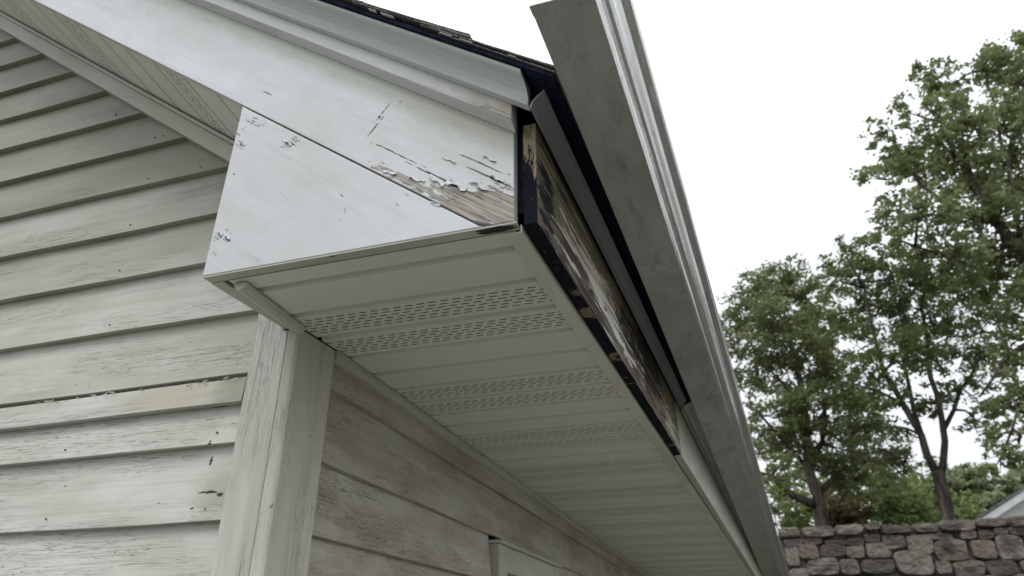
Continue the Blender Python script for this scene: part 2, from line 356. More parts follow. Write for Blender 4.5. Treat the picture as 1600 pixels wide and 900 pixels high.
# --- gable wall: sheathing behind, one board per course
s = MB()
s.loft([[(u0, v, .05), (u1, v, .05), (u1, v, zr(u1) + .28), (-3.0, v, zr(-3) + .28), (u0, v, zr(0) + .28)] for v in (.045, .07) for u0, u1 in [(UL + .02, -.03)]])
gw = s.build('gable_wall', M['interior'], house)
def lap(name, zb, zt, u0, u1, mat, thick=.0125, back=.0125, jit=.0017, sec=None, ul=None, tilt=0):
    m = MB(); n = max(2, int((u1 - u0) / .16)); ss = []
    sd = rnd.uniform(0, 99)
    for i in range(n + 1):
        t = i / n
        u = u0 + (u1 - u0) * t
        d = (mn.noise(Vector((u * 2.3, sd, 0)))) * jit * 2
        e = (mn.noise(Vector((u * 1.7, sd, 5)))) * jit * 1.6
        q = sec or [(0, zb), (.0185, zb), (.0335, zt + .018), (.0205, zt + .018)]
        ss.append([(u, a + e, z + d) for a, z in q])
    m.loft(ss)
    return m.build(name, mat, gw, (1, 0, 0), off=(0, 0) if sec or mat is M['siding_worn'] else None, bevel=.0012)
zs = [.10, .25, .40, .55, .70, .85, 1.0, 1.15, 1.30, 1.45, 1.60, 1.75, 1.82, 1.967, 2.115, 2.265, 2.348, 2.412, 2.562, 2.710, 2.852, 2.995, 3.135, 3.27, 3.406, 3.54, 3.675]
z = 3.81
while z < 4.95: zs.append(z); z += .14
for i, zb in enumerate(zs[:-1]):
    zt = zs[i + 1]
    if zb > 2.50:
        ur = min(-.046, (2.886 - .06 - zb) / .745)
        if zb < 2.6: ur = min(ur, -.052)
    else: ur = -.1155
    ul = max(UL + .115, -6.0 - (2.886 - .06 - zb) / .745) if zb > 2.5 else UL + .115
    if ur - ul < .2: continue
    if abs(zb - 2.348) < .001:
        o = lap('siding_board', zb, zt, ul, -.1185, M['siding_worn'], sec=[(-.004, 2.349), (.018, 2.349), (.022, 2.430), (.012, 2.405), (.0005, 2.4035)], jit=.0014)
        o['label'] = 'loose narrow board with a split painted top edge'
    elif abs(zb - 2.412) < .001:
        o = lap('siding_board', zb, zt, ul, ur, M['siding'])
        st = lap('starter_strip', zb, zt, ul, -.1155, M['siding'], sec=[(-.0025, 2.411), (.0045, 2.411), (.0045, 2.434), (.0008, 2.436)])
        st.parent = gw
    elif zb in (2.265, 2.115, 1.967): lap('siding_board', zb, zt, ul, ur, M['siding_worn'] if zb < 2.2 else M['siding_worn'])
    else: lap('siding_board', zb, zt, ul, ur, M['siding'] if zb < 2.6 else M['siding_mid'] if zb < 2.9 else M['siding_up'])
# corner boards (gable face, edge of the side board, side face)
def cbox(name, a0, a1, b0, b1, c0, c1, mat, parent, axis=(0, 0, 1), bev=.0025, n=24, jit=.0006):
    m = MB(); ss = []; sd = rnd.uniform(0, 99)
    for i in range(n + 1):
        z = c0 + (c1 - c0) * i / n; d = mn.noise(Vector((z * 3, sd, 0))) * jit
        ss.append([(a0 + d, b0 + d, z), (a1 + d, b0 - d, z), (a1 - d, b1, z), (a0, b1, z)])
    m.loft(ss); return m.build(name, mat, parent, axis, bevel=bev)
m = MB(); m.loft([[(a, v, z) for a, z in [(-.114, .05), (-.0295, .05), (-.0295, 2.4965), (-.0425, 2.4965), (-.0425, 2.5605), (-.114, 2.5605)]] for v in (-.006, .022)]); m.build('corner_board', M['corner'], gw, (0, 0, 1), bevel=.0025)
# side wall -------------------------------------------------------------
s = MB(); s.loft([[(Sh(v) - .04, v, .05), (Sh(v) - .07, v, .05), (Sh(v) - .07, v, 2.49), (Sh(v) - .04, v, 2.49)] for v in (.05, VB)])
sw = s.build('side_wall', M['interior'], house)
m = MB()
m.loft([[(-.0272, -.008 + .0004 * math.sin(z * 9), z), (-.006, -.008, z), (0, -.003, z), (.0, .1285, z), (-.018, .1285, z), (-.018, .02, z), (-.0272, .02, z)] for z in (.05, .6, 1.2, 1.8, 2.2, 2.4, 2.497)])
m.build('corner_board', M['cornerside'], sw, (0, 0, 1), bevel=.002)
def slap(zb, zt, v0, v1, name='siding_board', sec=None, mat=None):
    m = MB(); n = max(2, int((v1 - v0) / .2)); ss = []; sd = rnd.uniform(0, 99)
    for i in range(n + 1):
        v = v0 + (v1 - v0) * i / n; d = mn.noise(Vector((v * 2, sd, 0))) * .0016; b = Sh(v) - .006
        q = sec or [(0, zb), (-.0165, zb), (-.0305, zt + .018), (-.0180, zt + .018)]
        ss.append([(b + a, v, z + d) for a, z in q])
    m.loft(ss); return m.build(name, mat or M['side'], sw, (0, 1, 0), bevel=.0012)
WV0, WV1, WZ0, WZ1 = 1.315, 2.25, 1.25, 2.236
sz = [.15, .30, .45, .60, .75, .90, 1.05, 1.20, 1.35, 1.50, 1.65, 1.80, 1.95, 2.10, 2.25, 2.413]
for i, zb in enumerate(sz[:-1]):
    zt = sz[i + 1]
    if zb < 2.24 and zt > WZ0:
        slap(zb, zt, .1295, WV0 - .012); slap(zb, zt, WV1 + .012, VB - .1)
    elif zb == 2.25:
        slap(zb, zt, .1295, 4.08); slap(zb, zt, 4.085, VB - .1)
    else: slap(zb, zt, .1295, VB - .1)
slap(2.413, 2.49, .1295, 3.1, sec=[(0.001, 2.413), (-.0165, 2.413), (-.0185, 2.492), (-.0035, 2.492)])
slap(2.413, 2.49, 3.104, VB - .1, sec=[(0.001, 2.413), (-.0165, 2.413), (-.0185, 2.492), (-.0035, 2.492)])
slap(0, 0, .131, VB - .1, 'frieze_trim', sec=[(.012, 2.4745), (-.0025, 2.472), (-.0025, 2.4975), (.014, 2.4975), (.014, 2.484)], mat=M['trim'])
# window ------------------------------------------------------------------
win = s = MB()
def sb(v0, v1, a0, a1, z0, z1):
    return [[(Sh(v) + a, v, z) for a, z in ((a0, z0), (a1, z0), (a1, z1), (a0, z1))] for v in (v0, v1)]
m = MB(); m.loft(sb(WV0, WV0 + .10, -.03, .016, WZ0, WZ1 - .012)); m.loft(sb(WV1 - .10, WV1, -.03, .016, WZ0, WZ1 - .012)); m.loft(sb(WV0 + .1005, WV1 - .1005, -.03, .014, WZ1 - .10, WZ1 - .012))
wn = m.build('window', M['trim'], house, (0, 1, 0), bevel=.002)
m = MB(); m.loft(sb(WV0 - .008, WV1 + .008, -.03, .028, WZ1 - .0115, WZ1)); m.build('drip_cap', M['trim'], wn, (0, 1, 0), bevel=.002)
m = MB(); m.loft(sb(WV0 - .03, WV1 + .03, -.03, .045, WZ0 - .035, WZ0 - .001)); m.build('window_sill', M['trim'], wn, (0, 1, 0), bevel=.002)
for z0, z1, a in ((1.251, 1.70, -.03), (1.69, WZ1 - .101, -.018)):
    m = MB()
    for v0, v1, q0, q1 in ((WV0 + .101, WV0 + .15, z0, z1), (WV1 - .15, WV1 - .101, z0, z1), (WV0 + .1505, WV1 - .1505, z0, z0 + .045), (WV0 + .1505, WV1 - .1505, z1 - .045, z1)): m.loft(sb(v0, v1, a - .03, a, q0, q1))
    m.build('sash', M['trim'], wn, (0, 1, 0), bevel=.001)
    s = NT('window_glass%d' % int(a * -1000)); gm = s.fin((.02, .022, .024), .05, spec=.8)
    m = MB(); m.loft(sb(WV0 + .151, WV1 - .151, a - .02, a - .016, z0 + .046, z1 - .046)); m.build('pane', gm, wn, (0, 1, 0))

# --- eave box: front boards ------------------------------------------------
def rake_pts(t0, t1, u0, u1):   # corners of a strip between offsets t0,t1 (vertical) above the joint line
    return [(u0, zr(u0) + t0), (u1, zr(u1) + t0), (u1, zr(u1) + t1), (u0, zr(u0) + t1)]
AX = (SC, 0, SS)
er = empty('eave_return', H((.26, -.12, 2.5)), house); er.location = Vector(H((.26, -.12, 2.5))) - ORG['house']; er.parent = house
# triangular return board
m = MB()
tri = [(-.040, 2.5048), (.5115, 2.5048), (.502, zr(.502) - .0045), (-.038, zr(-.038) - .0045)]
m.loft([[(a, v, z) for a, z in tri] for v in (VF, VF + .019)])
o = m.build('return_board', M['return'], er, AX, off=(0, 0), bevel=.0018)
m = MB(); m.box(-.0395, .5655, VF + .0012, VF + .0235, 2.5012, 2.5046); m.build('return_bottom_trim', M['under'], er, (1, 0, 0), off=(0, 0), bevel=.001)
m = MB(); m.loft([[(a, v, z) for a, z in [(-.040, 2.509), (-.022, 2.509), (-.022, 2.88), (-.040, 2.89)]] for v in (VF + .0195, .012)]); m.build('return_side_board', M['return'], er, (0, 1, 0), bevel=.001)
m = MB(); m.loft([[(a, v, z) for a, z in [(-.038, 2.499), (-.012, 2.499), (-.012, 2.5085), (-.038, 2.5085)]] for v in (VF + .023, -.007)]); m.build('edge_moulding', M['under'], er, (0, 1, 0), bevel=.001)
m = MB(); m.loft([[(a + dx, v, z) for a, z in [(-.004, 2.4965), (.002, 2.485), (.012, 2.4815), (.021, 2.486), (.024, 2.4965)]] for v, dx in ((VF + .032, .008), (-.004, -.012))]); m.build('quarter_round_moulding', M['under'], er, (0, 1, 0))

# --- rake trim on the gable ------------------------------------------------
rt = empty('rake_trim', (0, 0, 0)); rt.parent = house; rt.location = Vector(H((-1.2, -.26, 3.5))) - ORG['house']; ORG['rake_trim'] = Vector(H((-1.2, -.26, 3.5)))
RU0 = -3.0
# main rake board: fine strip with a rough, flaking lower end
m = MB(); n = 60; ss = []
for i in range(n + 1):
    u = RU0 + (.5622 - RU0) * (i / n) ** .6
    lo = 0.0; j = .0008 * mn.noise(Vector((u * 9, 3, 0)))
    if u > .5125: lo = 2.5048 - zr(u)
    ss.append([(u, VF, zr(u) + lo + j), (u, VF + .019, zr(u) + lo), (u, VF + .019, zr(u) + .30), (u, VF, zr(u) + .30)])
ss[-1] = [(a, b, min(c, 2.77) if c > 2.6 else c) for a, b, c in ss[-1]]
m.loft(ss); m.build('rake_board', M['rake'], rt, AX, off=(0, 0), bevel=.0012)
# left slope mirror (outside the photograph)
def mir(name, sec, mat, u1):
    m = MB(); m.loft([[(-6.0 - u, v, zr(u) + t) for v, t in sec] for u in (-2.999, u1)]); m.build(name, mat, rt, (SC, 0, -SS))
mir('rake_board', [(VF, 0), (VF + .019, 0), (VF + .019, .30), (VF, .30)], M['rake'], .50)
def run(name, sec, mat, u1, bev=.0012, n=46, jit=.0006, u0=RU0):
    m = MB(); sd = rnd.uniform(0, 50); ss = []
    for i in range(n + 1):
        u = u0 + (u1 - u0) * i / n; d = jit * mn.noise(Vector((u * 6, sd, 0)))
        ss.append([(u, v + d, zr(u) + t + d) for v, t in sec])
    m.loft(ss); return m.build(name, mat, rt, AX, off=(0, 0), bevel=bev)
bed = [(VF - .001, .217), (VF - .0225, .229), (VF - .0225, .300), (VF - .001, .300)]
run('bed_moulding', bed, M['bed'], .566)
mir('bed_moulding', bed, M['bed'], .56)
crown = [(-.2735, .263), (-.287, .2655), (-.2885, .2685), (-.286, .2735), (-.2855, .281), (-.289, .289), (-.297, .2975), (-.308, .3025), (-.318, .304), (-.3235, .3065), (-.3245, .3125), (-.2735, .3125)]
run('crown_moulding', crown, M['crown'], .6005, bev=.0006)
mir('crown_moulding', crown, M['crown'], .60)
# frieze board on the wall under the rake soffit
fr = [(-.022, -.104), (.03, -.104), (.03, -.052), (-.022, -.052)]
fr2 = [(-.030, -.0515), (.03, -.0515), (.03, -.040), (-.030, -.040)]
run('frieze_board', fr, M['trim'], -.05, bev=.0015); run('frieze_moulding', fr2, M['trim'], -.05, bev=.001)
mir('frieze_board', fr, M['trim'], -.05)

# --- rake soffit: ribbed panels laid across the overhang ---------------------
rs = empty('rake_soffit', (0, 0, 0)); rs.parent = house; rs.location = Vector(H((-1.2, -.12, 3.4))) - ORG['house']; ORG['rake_soffit'] = Vector(H((-1.2, -.12, 3.4)))
def rib_panel(kind, L, u_of, mats, pitch=.12, dp=.013):
    """one panel two ribs wide; returns MB in local (along-rib a, across b, up c) turned by u_of"""
    m = MB()
    for r in range(2):
        b0 = r * pitch
        prof = [(b0, 0), (b0 + .003, dp), (b0 + .016, dp), (b0 + .019, 0)]
        for (x0, z0), (x1, z1) in zip(prof, prof[1:]): m.add([u_of(0, x0, z0), u_of(L, x0, z0), u_of(L, x1, z1), u_of(0, x1, z1)], [(0, 1, 2, 3)])
        f0, f1 = b0 + .019, b0 + pitch
        if kind == 'plain' or (kind == 'half' and r): m.add([u_of(0, f0, 0), u_of(L, f0, 0), u_of(L, f1, 0), u_of(0, f1, 0)], [(0, 1, 2, 3)]); continue
        rows = 6; sp = .0128; w_ = .0032; st = f0 + (f1 - f0 - sp * (rows - 1)) / 2
        y = f0
        for k in range(rows):
            ya, yb = st + k * sp - w_ / 2, st + k * sp + w_ / 2
            m.add([u_of(0, y, 0), u_of(L, y, 0), u_of(L, ya, 0), u_of(0, ya, 0)], [(0, 1, 2, 3)])
            x = 0; per = .0255; sl_ = .0165; ph = .0075 * ((k * 2) % 4) + .004 * (k % 3)
            nx = ph % per
            while x < L - 1e-6:
                xe = min(nx, L)
                if xe > x: m.add([u_of(x, ya, 0), u_of(xe, ya, 0), u_of(xe, yb, 0), u_of(x, yb, 0)], [(0, 1, 2, 3)])
                if xe >= L: break
                x2 = min(xe + sl_, L)
                x = x2; nx = xe + per
            y = yb
        m.add([u_of(0, y, 0), u_of(L, y, 0), u_of(L, f1, 0), u_of(0, f1, 0)], [(0, 1, 2, 3)])
    return m
# along rib a = v from the rake board to the wall, across b = up the slope
def mk_rake(b_start, kind):
    def f(a, b, c):
        v = VF + .02 + a; u = .03 - (b_start + b) * SC
        return (u, v, zr(u) + .006 - .046 * (a / .24) + c)
    return rib_panel(kind, .236, f, None, .142, .004)
b = .069; k = 0
while b < 3.6:
    kind = 'half' if k % 2 == 1 else 'plain'
    m = mk_rake(b, kind); m.build('soffit_panel', M['vinyl'], rs, (0, 1, 0), fix=False); b += .284; k += 1

# --- eave soffit --------------------------------------------------------------
es = empty('eave_soffit', (0, 0, 0)); es.parent = house; es.location = Vector(H((.28, 2, 2.5))) - ORG['house']; ORG['eave_soffit'] = Vector(H((.28, 2, 2.5)))
SZ = 2.500
def mk_eave(v0, kind, u0):
    L = .556 - u0
    return rib_panel(kind, L, lambda a, b, c: (u0 + a, v0 + b, SZ + c), None)
V0 = -.185
m = MB(); m.add([(.0, VF + .0225, SZ), (.556, VF + .0225, SZ), (.556, V0, SZ), (.0, V0, SZ)], [(0, 1, 2, 3)]); m.build('soffit_panel', M['vinyl'], es, (1, 0, 0), fix=False)
m = MB()
f = lambda a, b, c: (-.0 + a, V0 + b, SZ + c)
for (x0, z0), (x1, z1) in zip([(0, 0), (.003, .013), (.016, .013), (.019, 0), (.12, 0)], [(.003, .013), (.016, .013), (.019, 0), (.12, 0)]): m.add([f(0, x0, z0), f(.556, x0, z0), f(.556, x1, z1), f(0, x1, z1)], [(0, 1, 2, 3)])
m.build('soffit_panel', M['vinyl'], es, (1, 0, 0), fix=False)
mk_eave(V0 + .12, 'vent', -.001).build('soffit_panel', M['vinyl'], es, (1, 0, 0), fix=False)
pv = mk_eave(V0 + .36, 'plain', -.62).build('soffit_panel', M['vinyl'], es, (1, 0, 0), fix=False)
vv = mk_eave(V0 + .60, 'vent', -.62).build('soffit_panel', M['vinyl'], es, (1, 0, 0), fix=False)
def shift(o, dv):
    c = o.copy(); scn.collection.objects.link(c); c.parent = o.parent; c.location = Vector((VV[0] * dv, VV[1] * dv, rnd.uniform(-.0006, .0006))); return c
k = 1
while V0 + .36 + .48 * k < VB - .6:
    shift(pv, .48 * k); shift(vv, .48 * k); k += 1
# edge trims
m = MB(); ss = []
for v in np.linspace(VF + .024, VB, 60):
    j = .0007 * mn.noise(Vector((v * 3, 1, 1)))
    ss.append([(.538 + j, v, SZ - .0005), (.5385 + j, v, SZ - .0045), (.5655 + j, v, SZ - .0045 + j), (.5675 + j, v, SZ + .001), (.5665 + j, v, SZ + .012), (.5645, v, SZ + .012), (.5645, v, SZ - .0005)])
m.loft(ss); m.build('edge_channel', M['vinyltrim'], es, (0, 1, 0), bevel=.0006)

# --- fascia --------------------------------------------------------------------
FV0, FV1 = -.240, 1.372
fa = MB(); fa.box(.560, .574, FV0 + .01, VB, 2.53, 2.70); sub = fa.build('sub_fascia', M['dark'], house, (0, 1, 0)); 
nv, nz = 420, 44
m = MB()
for i in range(nv + 1):
    v = FV0 + (FV1 - FV0) * i / nv
    for j in range(nz + 1):
        z = 2.500 + .205 * j / nz
        g1 = mn.noise(Vector((v * 3.0, z * 34, 1.0))); g2 = .4 * mn.noise(Vector((v * 9, z * 120, 4.0))); g3 = mn.noise(Vector((v * 5, z * 18, 9)))
        d = .0016 * g1 + .0008 * g2 - .006 * max(0, g3 - .28)
        e = 0
        if j == 0: e = .0028 * mn.noise(Vector((v * 12, 2, 2))) + .002 * mn.noise(Vector((v * 40, 2, 2)))
        m.v.append((.598 + d, v, z + e))
W_ = nz + 1
for i in range(nv):
    for j in range(nz): a = i * W_ + j; m.f.append((a, a + W_, a + W_ + 1, a + 1))
fb = m.build('rotten_fascia_board', M['rot'], house, (0, 1, 0), off=(0, 0), smooth=True, fix=False)
fb['label'] = 'rotten fascia board with peeling paint and black mould'
# bottom edge and end grain of the same board
m = MB(); n = 200
for i in range(n + 1):
    v = FV0 + (FV1 - FV0) * i / n; e = .0028 * mn.noise(Vector((v * 12, 2, 2)))
    m.v += [(.5975, v, 2.5005 + e), (.574 + .0015 * mn.noise(Vector((v * 15, 7, 2))), v, 2.501)]
for i in range(n): a = 2 * i; m.f.append((a, a + 1, a + 3, a + 2))
m.build('bottom_edge', M['rotbot'], fb, (0, 1, 0), off=(0, 0), fix=False)
m = MB(); n = 30
for i in range(n + 1):
    z = 2.501 + .203 * i / n
    m.v += [(.5755 + .0012 * mn.noise(Vector((z * 30, 1, 2))), FV0 + .0015 * mn.noise(Vector((z * 50, 1, 2))), z), (.5980, FV0, z)]
for i in range(n): a = 2 * i; m.f.append((a, a + 1, a + 3, a + 2))
m.build('end_grain', M['rotend'], fb, (0, 0, 1), fix=False)
# metal covered fascia beyond
for i, (v0, v1) in enumerate(((FV1 + .006, 4.18), (4.20, VB))):
    m = MB(); ss = []
    for v in np.linspace(v0, v1, 26):
        j = .0012 * mn.noise(Vector((v * 2.5, 7 + i, 0)))
        ss.append([(.574, v, 2.4965), (.600 + j, v, 2.4965), (.6005 + j, v, 2.50), (.598 + j, v, 2.60), (.600 + j, v, 2.70), (.574, v, 2.70)])
    m.loft(ss); m.build('fascia_cover', M['cover'], house, (0, 1, 0), bevel=.0008)
# drip edge: two pieces, the near one ends where the gap begins
dr = lambda v, j: [(.6065 + j, v, 2.6885), (.6085 + j, v, 2.6875), (.6125 + j, v, 2.700), (.6215 + j, v, 2.7095), (.632 + j, v, 2.7185), (.632 + j, v, 2.7200), (.6205 + j, v, 2.7105), (.6115 + j, v, 2.7010)]
for v0, v1, mt, ex in ((-.298, 1.452, M['alu'], 0), (1.456, VB, M['gutter'], 1)):
    m = MB(); ss = []
    for v in np.linspace(v0, v1, 30):
        j = .001 * mn.noise(Vector((v * 4, 3, 0)))
        q = dr(v, j)
        if ex: q = [(.6065 + j, v, 2.684), (.6085 + j, v, 2.683), (.618 + j, v, 2.702), (.634 + j, v, 2.7105), (.652 + j, v, 2.7150), (.652 + j, v, 2.7165), (.634 + j, v, 2.7120), (.6175 + j, v, 2.7035)]
        ss.append(q)
    m.loft(ss); m.build('drip_edge', mt, house, (0, 1, 0))

# --- roof -------------------------------------------------------------------------
UE = .658
rf = MB()
ridge = -3.0
def slab(m, t0, t1, v0, v1, ue=UE, ur=ridge):
    m.loft([[(ue, v, zr(ue) + t0), (ur, v, zr(ur) + t0), (ur, v, zr(ur) + t1), (ue, v, zr(ue) + t1)] for v in (v0, v1)])
slab(rf, .3135, .3225, -.331, VB + .3)
rf.loft([[(-6 - UE, v, zr(UE) + .3135), (ridge - .0005, v, zr(ridge) + .3135), (ridge - .0005, v, zr(ridge) + .3225), (-6 - UE, v, zr(UE) + .3225)] for v in (-.331, VB + .3)])
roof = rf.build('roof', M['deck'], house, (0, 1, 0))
# pale flecks standing in for light through the gap along the rake edge
m = MB(); u = .64
while u > -.2:
    l = rnd.uniform(.004, .030)
    if rnd.random() < .3:
        m.loft([[(a, v, zr(a) + t) for v, t in ((-.3375, .3245), (-.331, .3242), (-.331, .3262), (-.3375, .3256))] for a in (u, u - l)])
    u -= l + rnd.uniform(.004, .035)
tag(m.build('gap_light_fleck', M['fleck'], roof), kind='stuff')
# shingle courses: single shingles near the rake edge, strips beyond
m = MB(); slab(m, .3228, .3262, -.334, VB + .3, UE + .004, .45); m.build('starter_course', M['shingle'], roof, (0, 1, 0))
edges = [UE + .006, .513]
while edges[-1] > ridge + .15: edges.append(edges[-1] - .112)
def rough_shingle(m, ue, ul, v0, v1, th, lift):
    n = 12; ss = []
    for i in range(n + 1):
        f_ = i / n; u = ue + (ul - ue) * f_; t = .3265 + lift * (1 - f_) + .001
        j = .0022 * mn.noise(Vector((u * 55, v0 * 3, 2))); j2 = .0011 * mn.noise(Vector((u * 90, 3, 2)))
        ss.append([(u, v0 + j, zr(u) + t), (u, v1, zr(u) + t), (u, v1, zr(u) + t + th), (u, v0 + j, zr(u) + t + th + j2)])
    m.loft(ss)
for i, ue in enumerate(edges[:-1]):
    ul = ue - .25
    lift = .004 if i == 0 else .0075
    th = .0038 if i != 1 else .0085
    v = -.338 + .001 * rnd.uniform(-2, 2)
    for k in range(4):
        if i > 8: break
        v1 = v + (.30 if k or i % 2 else .15)
        m = MB(); rough_shingle(m, ue, ul, v, v1 - .003, th, lift); m.build('shingle', M['shingle'], roof, (0, 1, 0)); v = v1
rest = MB()
for i, ue in enumerate(edges[:-1]):
    v0 = .9 if i <= 8 else -.338
    rough_shingle(rest, ue, ue - .25, v0, VB + .3, .004, .0075 if i else .004)
tag(rest.build('shingle_courses', M['shingle'], roof, (0, 1, 0)), kind='stuff')
rest = MB()
for i, ue in enumerate(edges[:-1]):
    rest.loft([[(-6 - ue, v, zr(ue) + .334), (-6 - ue + .25, v, zr(ue - .25) + .328), (-6 - ue + .25, v, zr(ue - .25) + .332), (-6 - ue, v, zr(ue) + .338)] for v in (-.338, VB + .3)])
tag(rest.build('shingle_courses', M['shingle'], roof, (0, 1, 0)), kind='stuff')
m = MB(); m.loft([[(ridge - .14, v, zr(ridge) + .24), (ridge, v, zr(ridge) + .345), (ridge + .14, v, zr(ridge) + .24), (ridge, v, zr(ridge) + .335)] for v in (-.34, VB + .3)]); m.build('ridge_cap', M['shingle'], roof, (0, 1, 0))
# back and left walls so the house is closed
m = MB(); m.loft([[(UL + .02, v, .05), (Sh(VB) - .03, v, .05), (Sh(VB) - .03, v, zr(-.63) + .29), (-3.0, v, zr(-3) + .29), (UL + .02, v, zr(0) + .28)] for v in (VB - .1, VB - .05)]); m.build('back_wall', M['side'], house)
m = MB(); m.loft([[(-.75, v, 2.45), (.57, v, 2.45), (.57, v, zr(.57) + .305), (-.75, v, zr(-.75) + .305)] for v in (VB - .04, VB - .005)]); m.build('eave_end_board', M['side'], house)
m = MB(); m.box(UL, UL + .03, .05, VB - .05, .05, 2.5); m.build('left_wall', M['siding'], house, (0, 1, 0))
m = MB(); m.box(UL - .55, UL + .03, -.25, VB, 2.50, 2.51); m.build('left_soffit', M['vinyl'], house, (0, 1, 0))
m = MB(); m.box(UL - .58, UL - .56, -.25, VB, 2.50, 2.70); m.build('left_fascia', M['cover'], house, (0, 1, 0))
m = MB(); m.box(UL - .02, Sh(VB) + .0 - .1, .1, VB - .1, .0, .10); m.build('foundation', M['interior'], house)

# --- curled paint flakes at the worn spots ----------------------------------------------
def flakes(spots, mat, parent, name='paint_flake'):
    m = MB(); r = random.Random(5)
    for (u, v, z, su, sz_, n, L) in spots:
        for _ in range(n):
            uu = r.gauss(u, su); z0 = r.gauss(z, sz_); l = L * r.uniform(.4, 1.4); h = l * r.uniform(.10, .24); a = -math.atan(.745) + r.uniform(-.2, .2) if v < -.1 else r.uniform(-.3, .3)
            lift = r.uniform(.0006, .002) * min(1.5, l / .01); pts = []
            for i in range(4):
                for j in range(2):
                    x = (i / 3 - .5) * l; y = (j - .5) * h * (1 - .5 * abs(i / 3 - .5))
                    d = lift * (j if True else 0) * (.6 + .4 * math.sin(i * 2.1))
                    pts.append((uu + x * math.cos(a) - y * math.sin(a), v - .0006 - d, z0 + x * math.sin(a) + y * math.cos(a)))
            m.add(pts, [(i * 2, i * 2 + 1, i * 2 + 3, i * 2 + 2) for i in range(3)])
    o = m.build(name, mat, parent, fix=False); tag(o, kind='stuff'); sm = o.modifiers.new('thickness', 'SOLIDIFY'); sm.thickness = .0005
    return o
def curls(spots, mat, parent):
    """lifted curls of paint: small bent sheets hinged along their upper edge"""
    m = MB(); r = random.Random(8)
    for (u, v, z, l, h, lift) in spots:
        a = -math.atan(.745) + r.uniform(-.15, .15); pts = []; nx_, ny_ = 6, 4
        for i in range(nx_):
            for j in range(ny_):
                x = (i / (nx_ - 1) - .5) * l; t = j / (ny_ - 1); y = -t * h * (.7 + .3 * math.sin(i * 1.9 + u * 40)) 
                d = lift * t * t * (.6 + .4 * math.sin(i * 1.3 + z * 60))
                pts.append((u + x * math.cos(a) - y * math.sin(a), v - .0005 - d, z + x * math.sin(a) + y * math.cos(a)))
        m.add(pts, [(i * ny_ + j, (i + 1) * ny_ + j, (i + 1) * ny_ + j + 1, i * ny_ + j + 1) for i in range(nx_ - 1) for j in range(ny_ - 1)])
    o = m.build('paint_curl', mat, parent, fix=False); tag(o, kind='stuff'); sm = o.modifiers.new('thickness', 'SOLIDIFY'); sm.thickness = .0006
m = MB(); r_ = random.Random(3)
for zb in zs[14:24]:
    for u in (-.150, -.56, -1.38):
        u += r_.uniform(-.02, .02); z = zb + .022 + r_.uniform(-.004, .004)
        if zb > 2.5 and u > (2.886 - .14 - zb) / .745 - .03: u = (2.886 - .16 - zb) / .745 - .03
        if abs(zb - 2.348) < .001: continue
        m.loft([[(u + rr * math.cos(k * .785), v, z + rr * math.sin(k * .785)) for k in range(8)] for rr, v in ((.0017, .006), (.0017, .0005), (.0012, -.0001))])
M['nail'] = simple('rusty_nail', (.10, .07, .05), .8, .4, 90)
tag(m.build('nail_heads', M['nail'], gw), kind='stuff')
curls([(.30, VF, 2.795, .012, .010, .003), (.385, VF, 2.628, .035, .007, .004), (.425, VF, 2.618, .04, .010, .006), (.462, VF, 2.600, .045, .012, .007), (.505, VF, 2.590, .04, .010, .006), (.535, VF, 2.597, .03, .009, .006), (.33, VF, 2.655, .03, .006, .003), (.52, VF, 2.640, .03, .005, .003), (.445, VF, 2.655, .03, .004, .003)], M['rake'], rt)
curls([(.095, VF, 2.783, .03, .006, .006), (-.015, VF, 2.806, .015, .005, .004), (-.005, VF, 2.862, .014, .004, .003), (-.02, VF, 2.595, .016, .005, .004), (.0, VF, 2.583, .018, .005, .005)], M['return'], er)
flakes([(.47, VF, 2.575, .04, .008, 9, .018), (.40, VF, 2.60, .04, .006, 8, .014), (.54, VF, 2.58, .012, .012, 5, .010)], M['rake'], rt)
flakes([(-.01, VF, 2.845, .018, .010, 9, .010), (-.028, VF, 2.80, .006, .008, 4, .009), (.10, VF, 2.782, .012, .003, 4, .016), (-.02, VF, 2.58, .012, .012, 7, .012)], M['return'], er)
flakes([(-.20, -.004, 2.400, .05, .002, 10, .012), (-.60, -.004, 2.402, .10, .002, 14, .016), (-.16, 0, 2.31, .03, .006, 6, .010), (-.15, .003, 1.99, .03, .006, 6, .012), (-.145, .006, 2.155, .02, .006, 4, .008)], M['siding_worn'], gw)

# ================================================================== rain gutter, hung off the eave
gt = empty('rain_gutter', H((.73, 4.5, 2.66)))
tag(gt, 'long dirty white metal rain gutter hanging out from the rotted eave', 'gutter')
GV0, GV1 = -.516, 10.0
def gu(u, v):
    d = v + .25
    return u + (.0085 * -d * (.769 - u) / .091 if u < .769 else (.002 + .007 * min(1, (u - .769) / .037)) * d)
def gz(v): return .0012 * math.sin(v * 1.7) - .0006 * v * 0
def gl(name, prof, mat, v0=GV0, v1=GV1, n=80, parent=gt, smooth=False):
    m = MB()
    vs = np.linspace(0, 1, n + 1) ** 1.6 * (v1 - v0) + v0
    m.loft([[(gu(u, v) + .0006 * mn.noise(Vector((v * 4, u * 30, 0))), v, z + gz(v) + .0005 * mn.noise(Vector((v * 5, z * 40, 3)))) for u, z in prof] for v in vs])
    return m.build(name, mat, parent, (0, 1, 0), smooth=smooth)
t_ = .0014
gl('trough', [(.678, 2.76), (.678, 2.66), (.7655, 2.66), (.7655, 2.66 + t_), (.678 + t_, 2.66 + t_), (.678 + t_, 2.76)], M['gutter'])
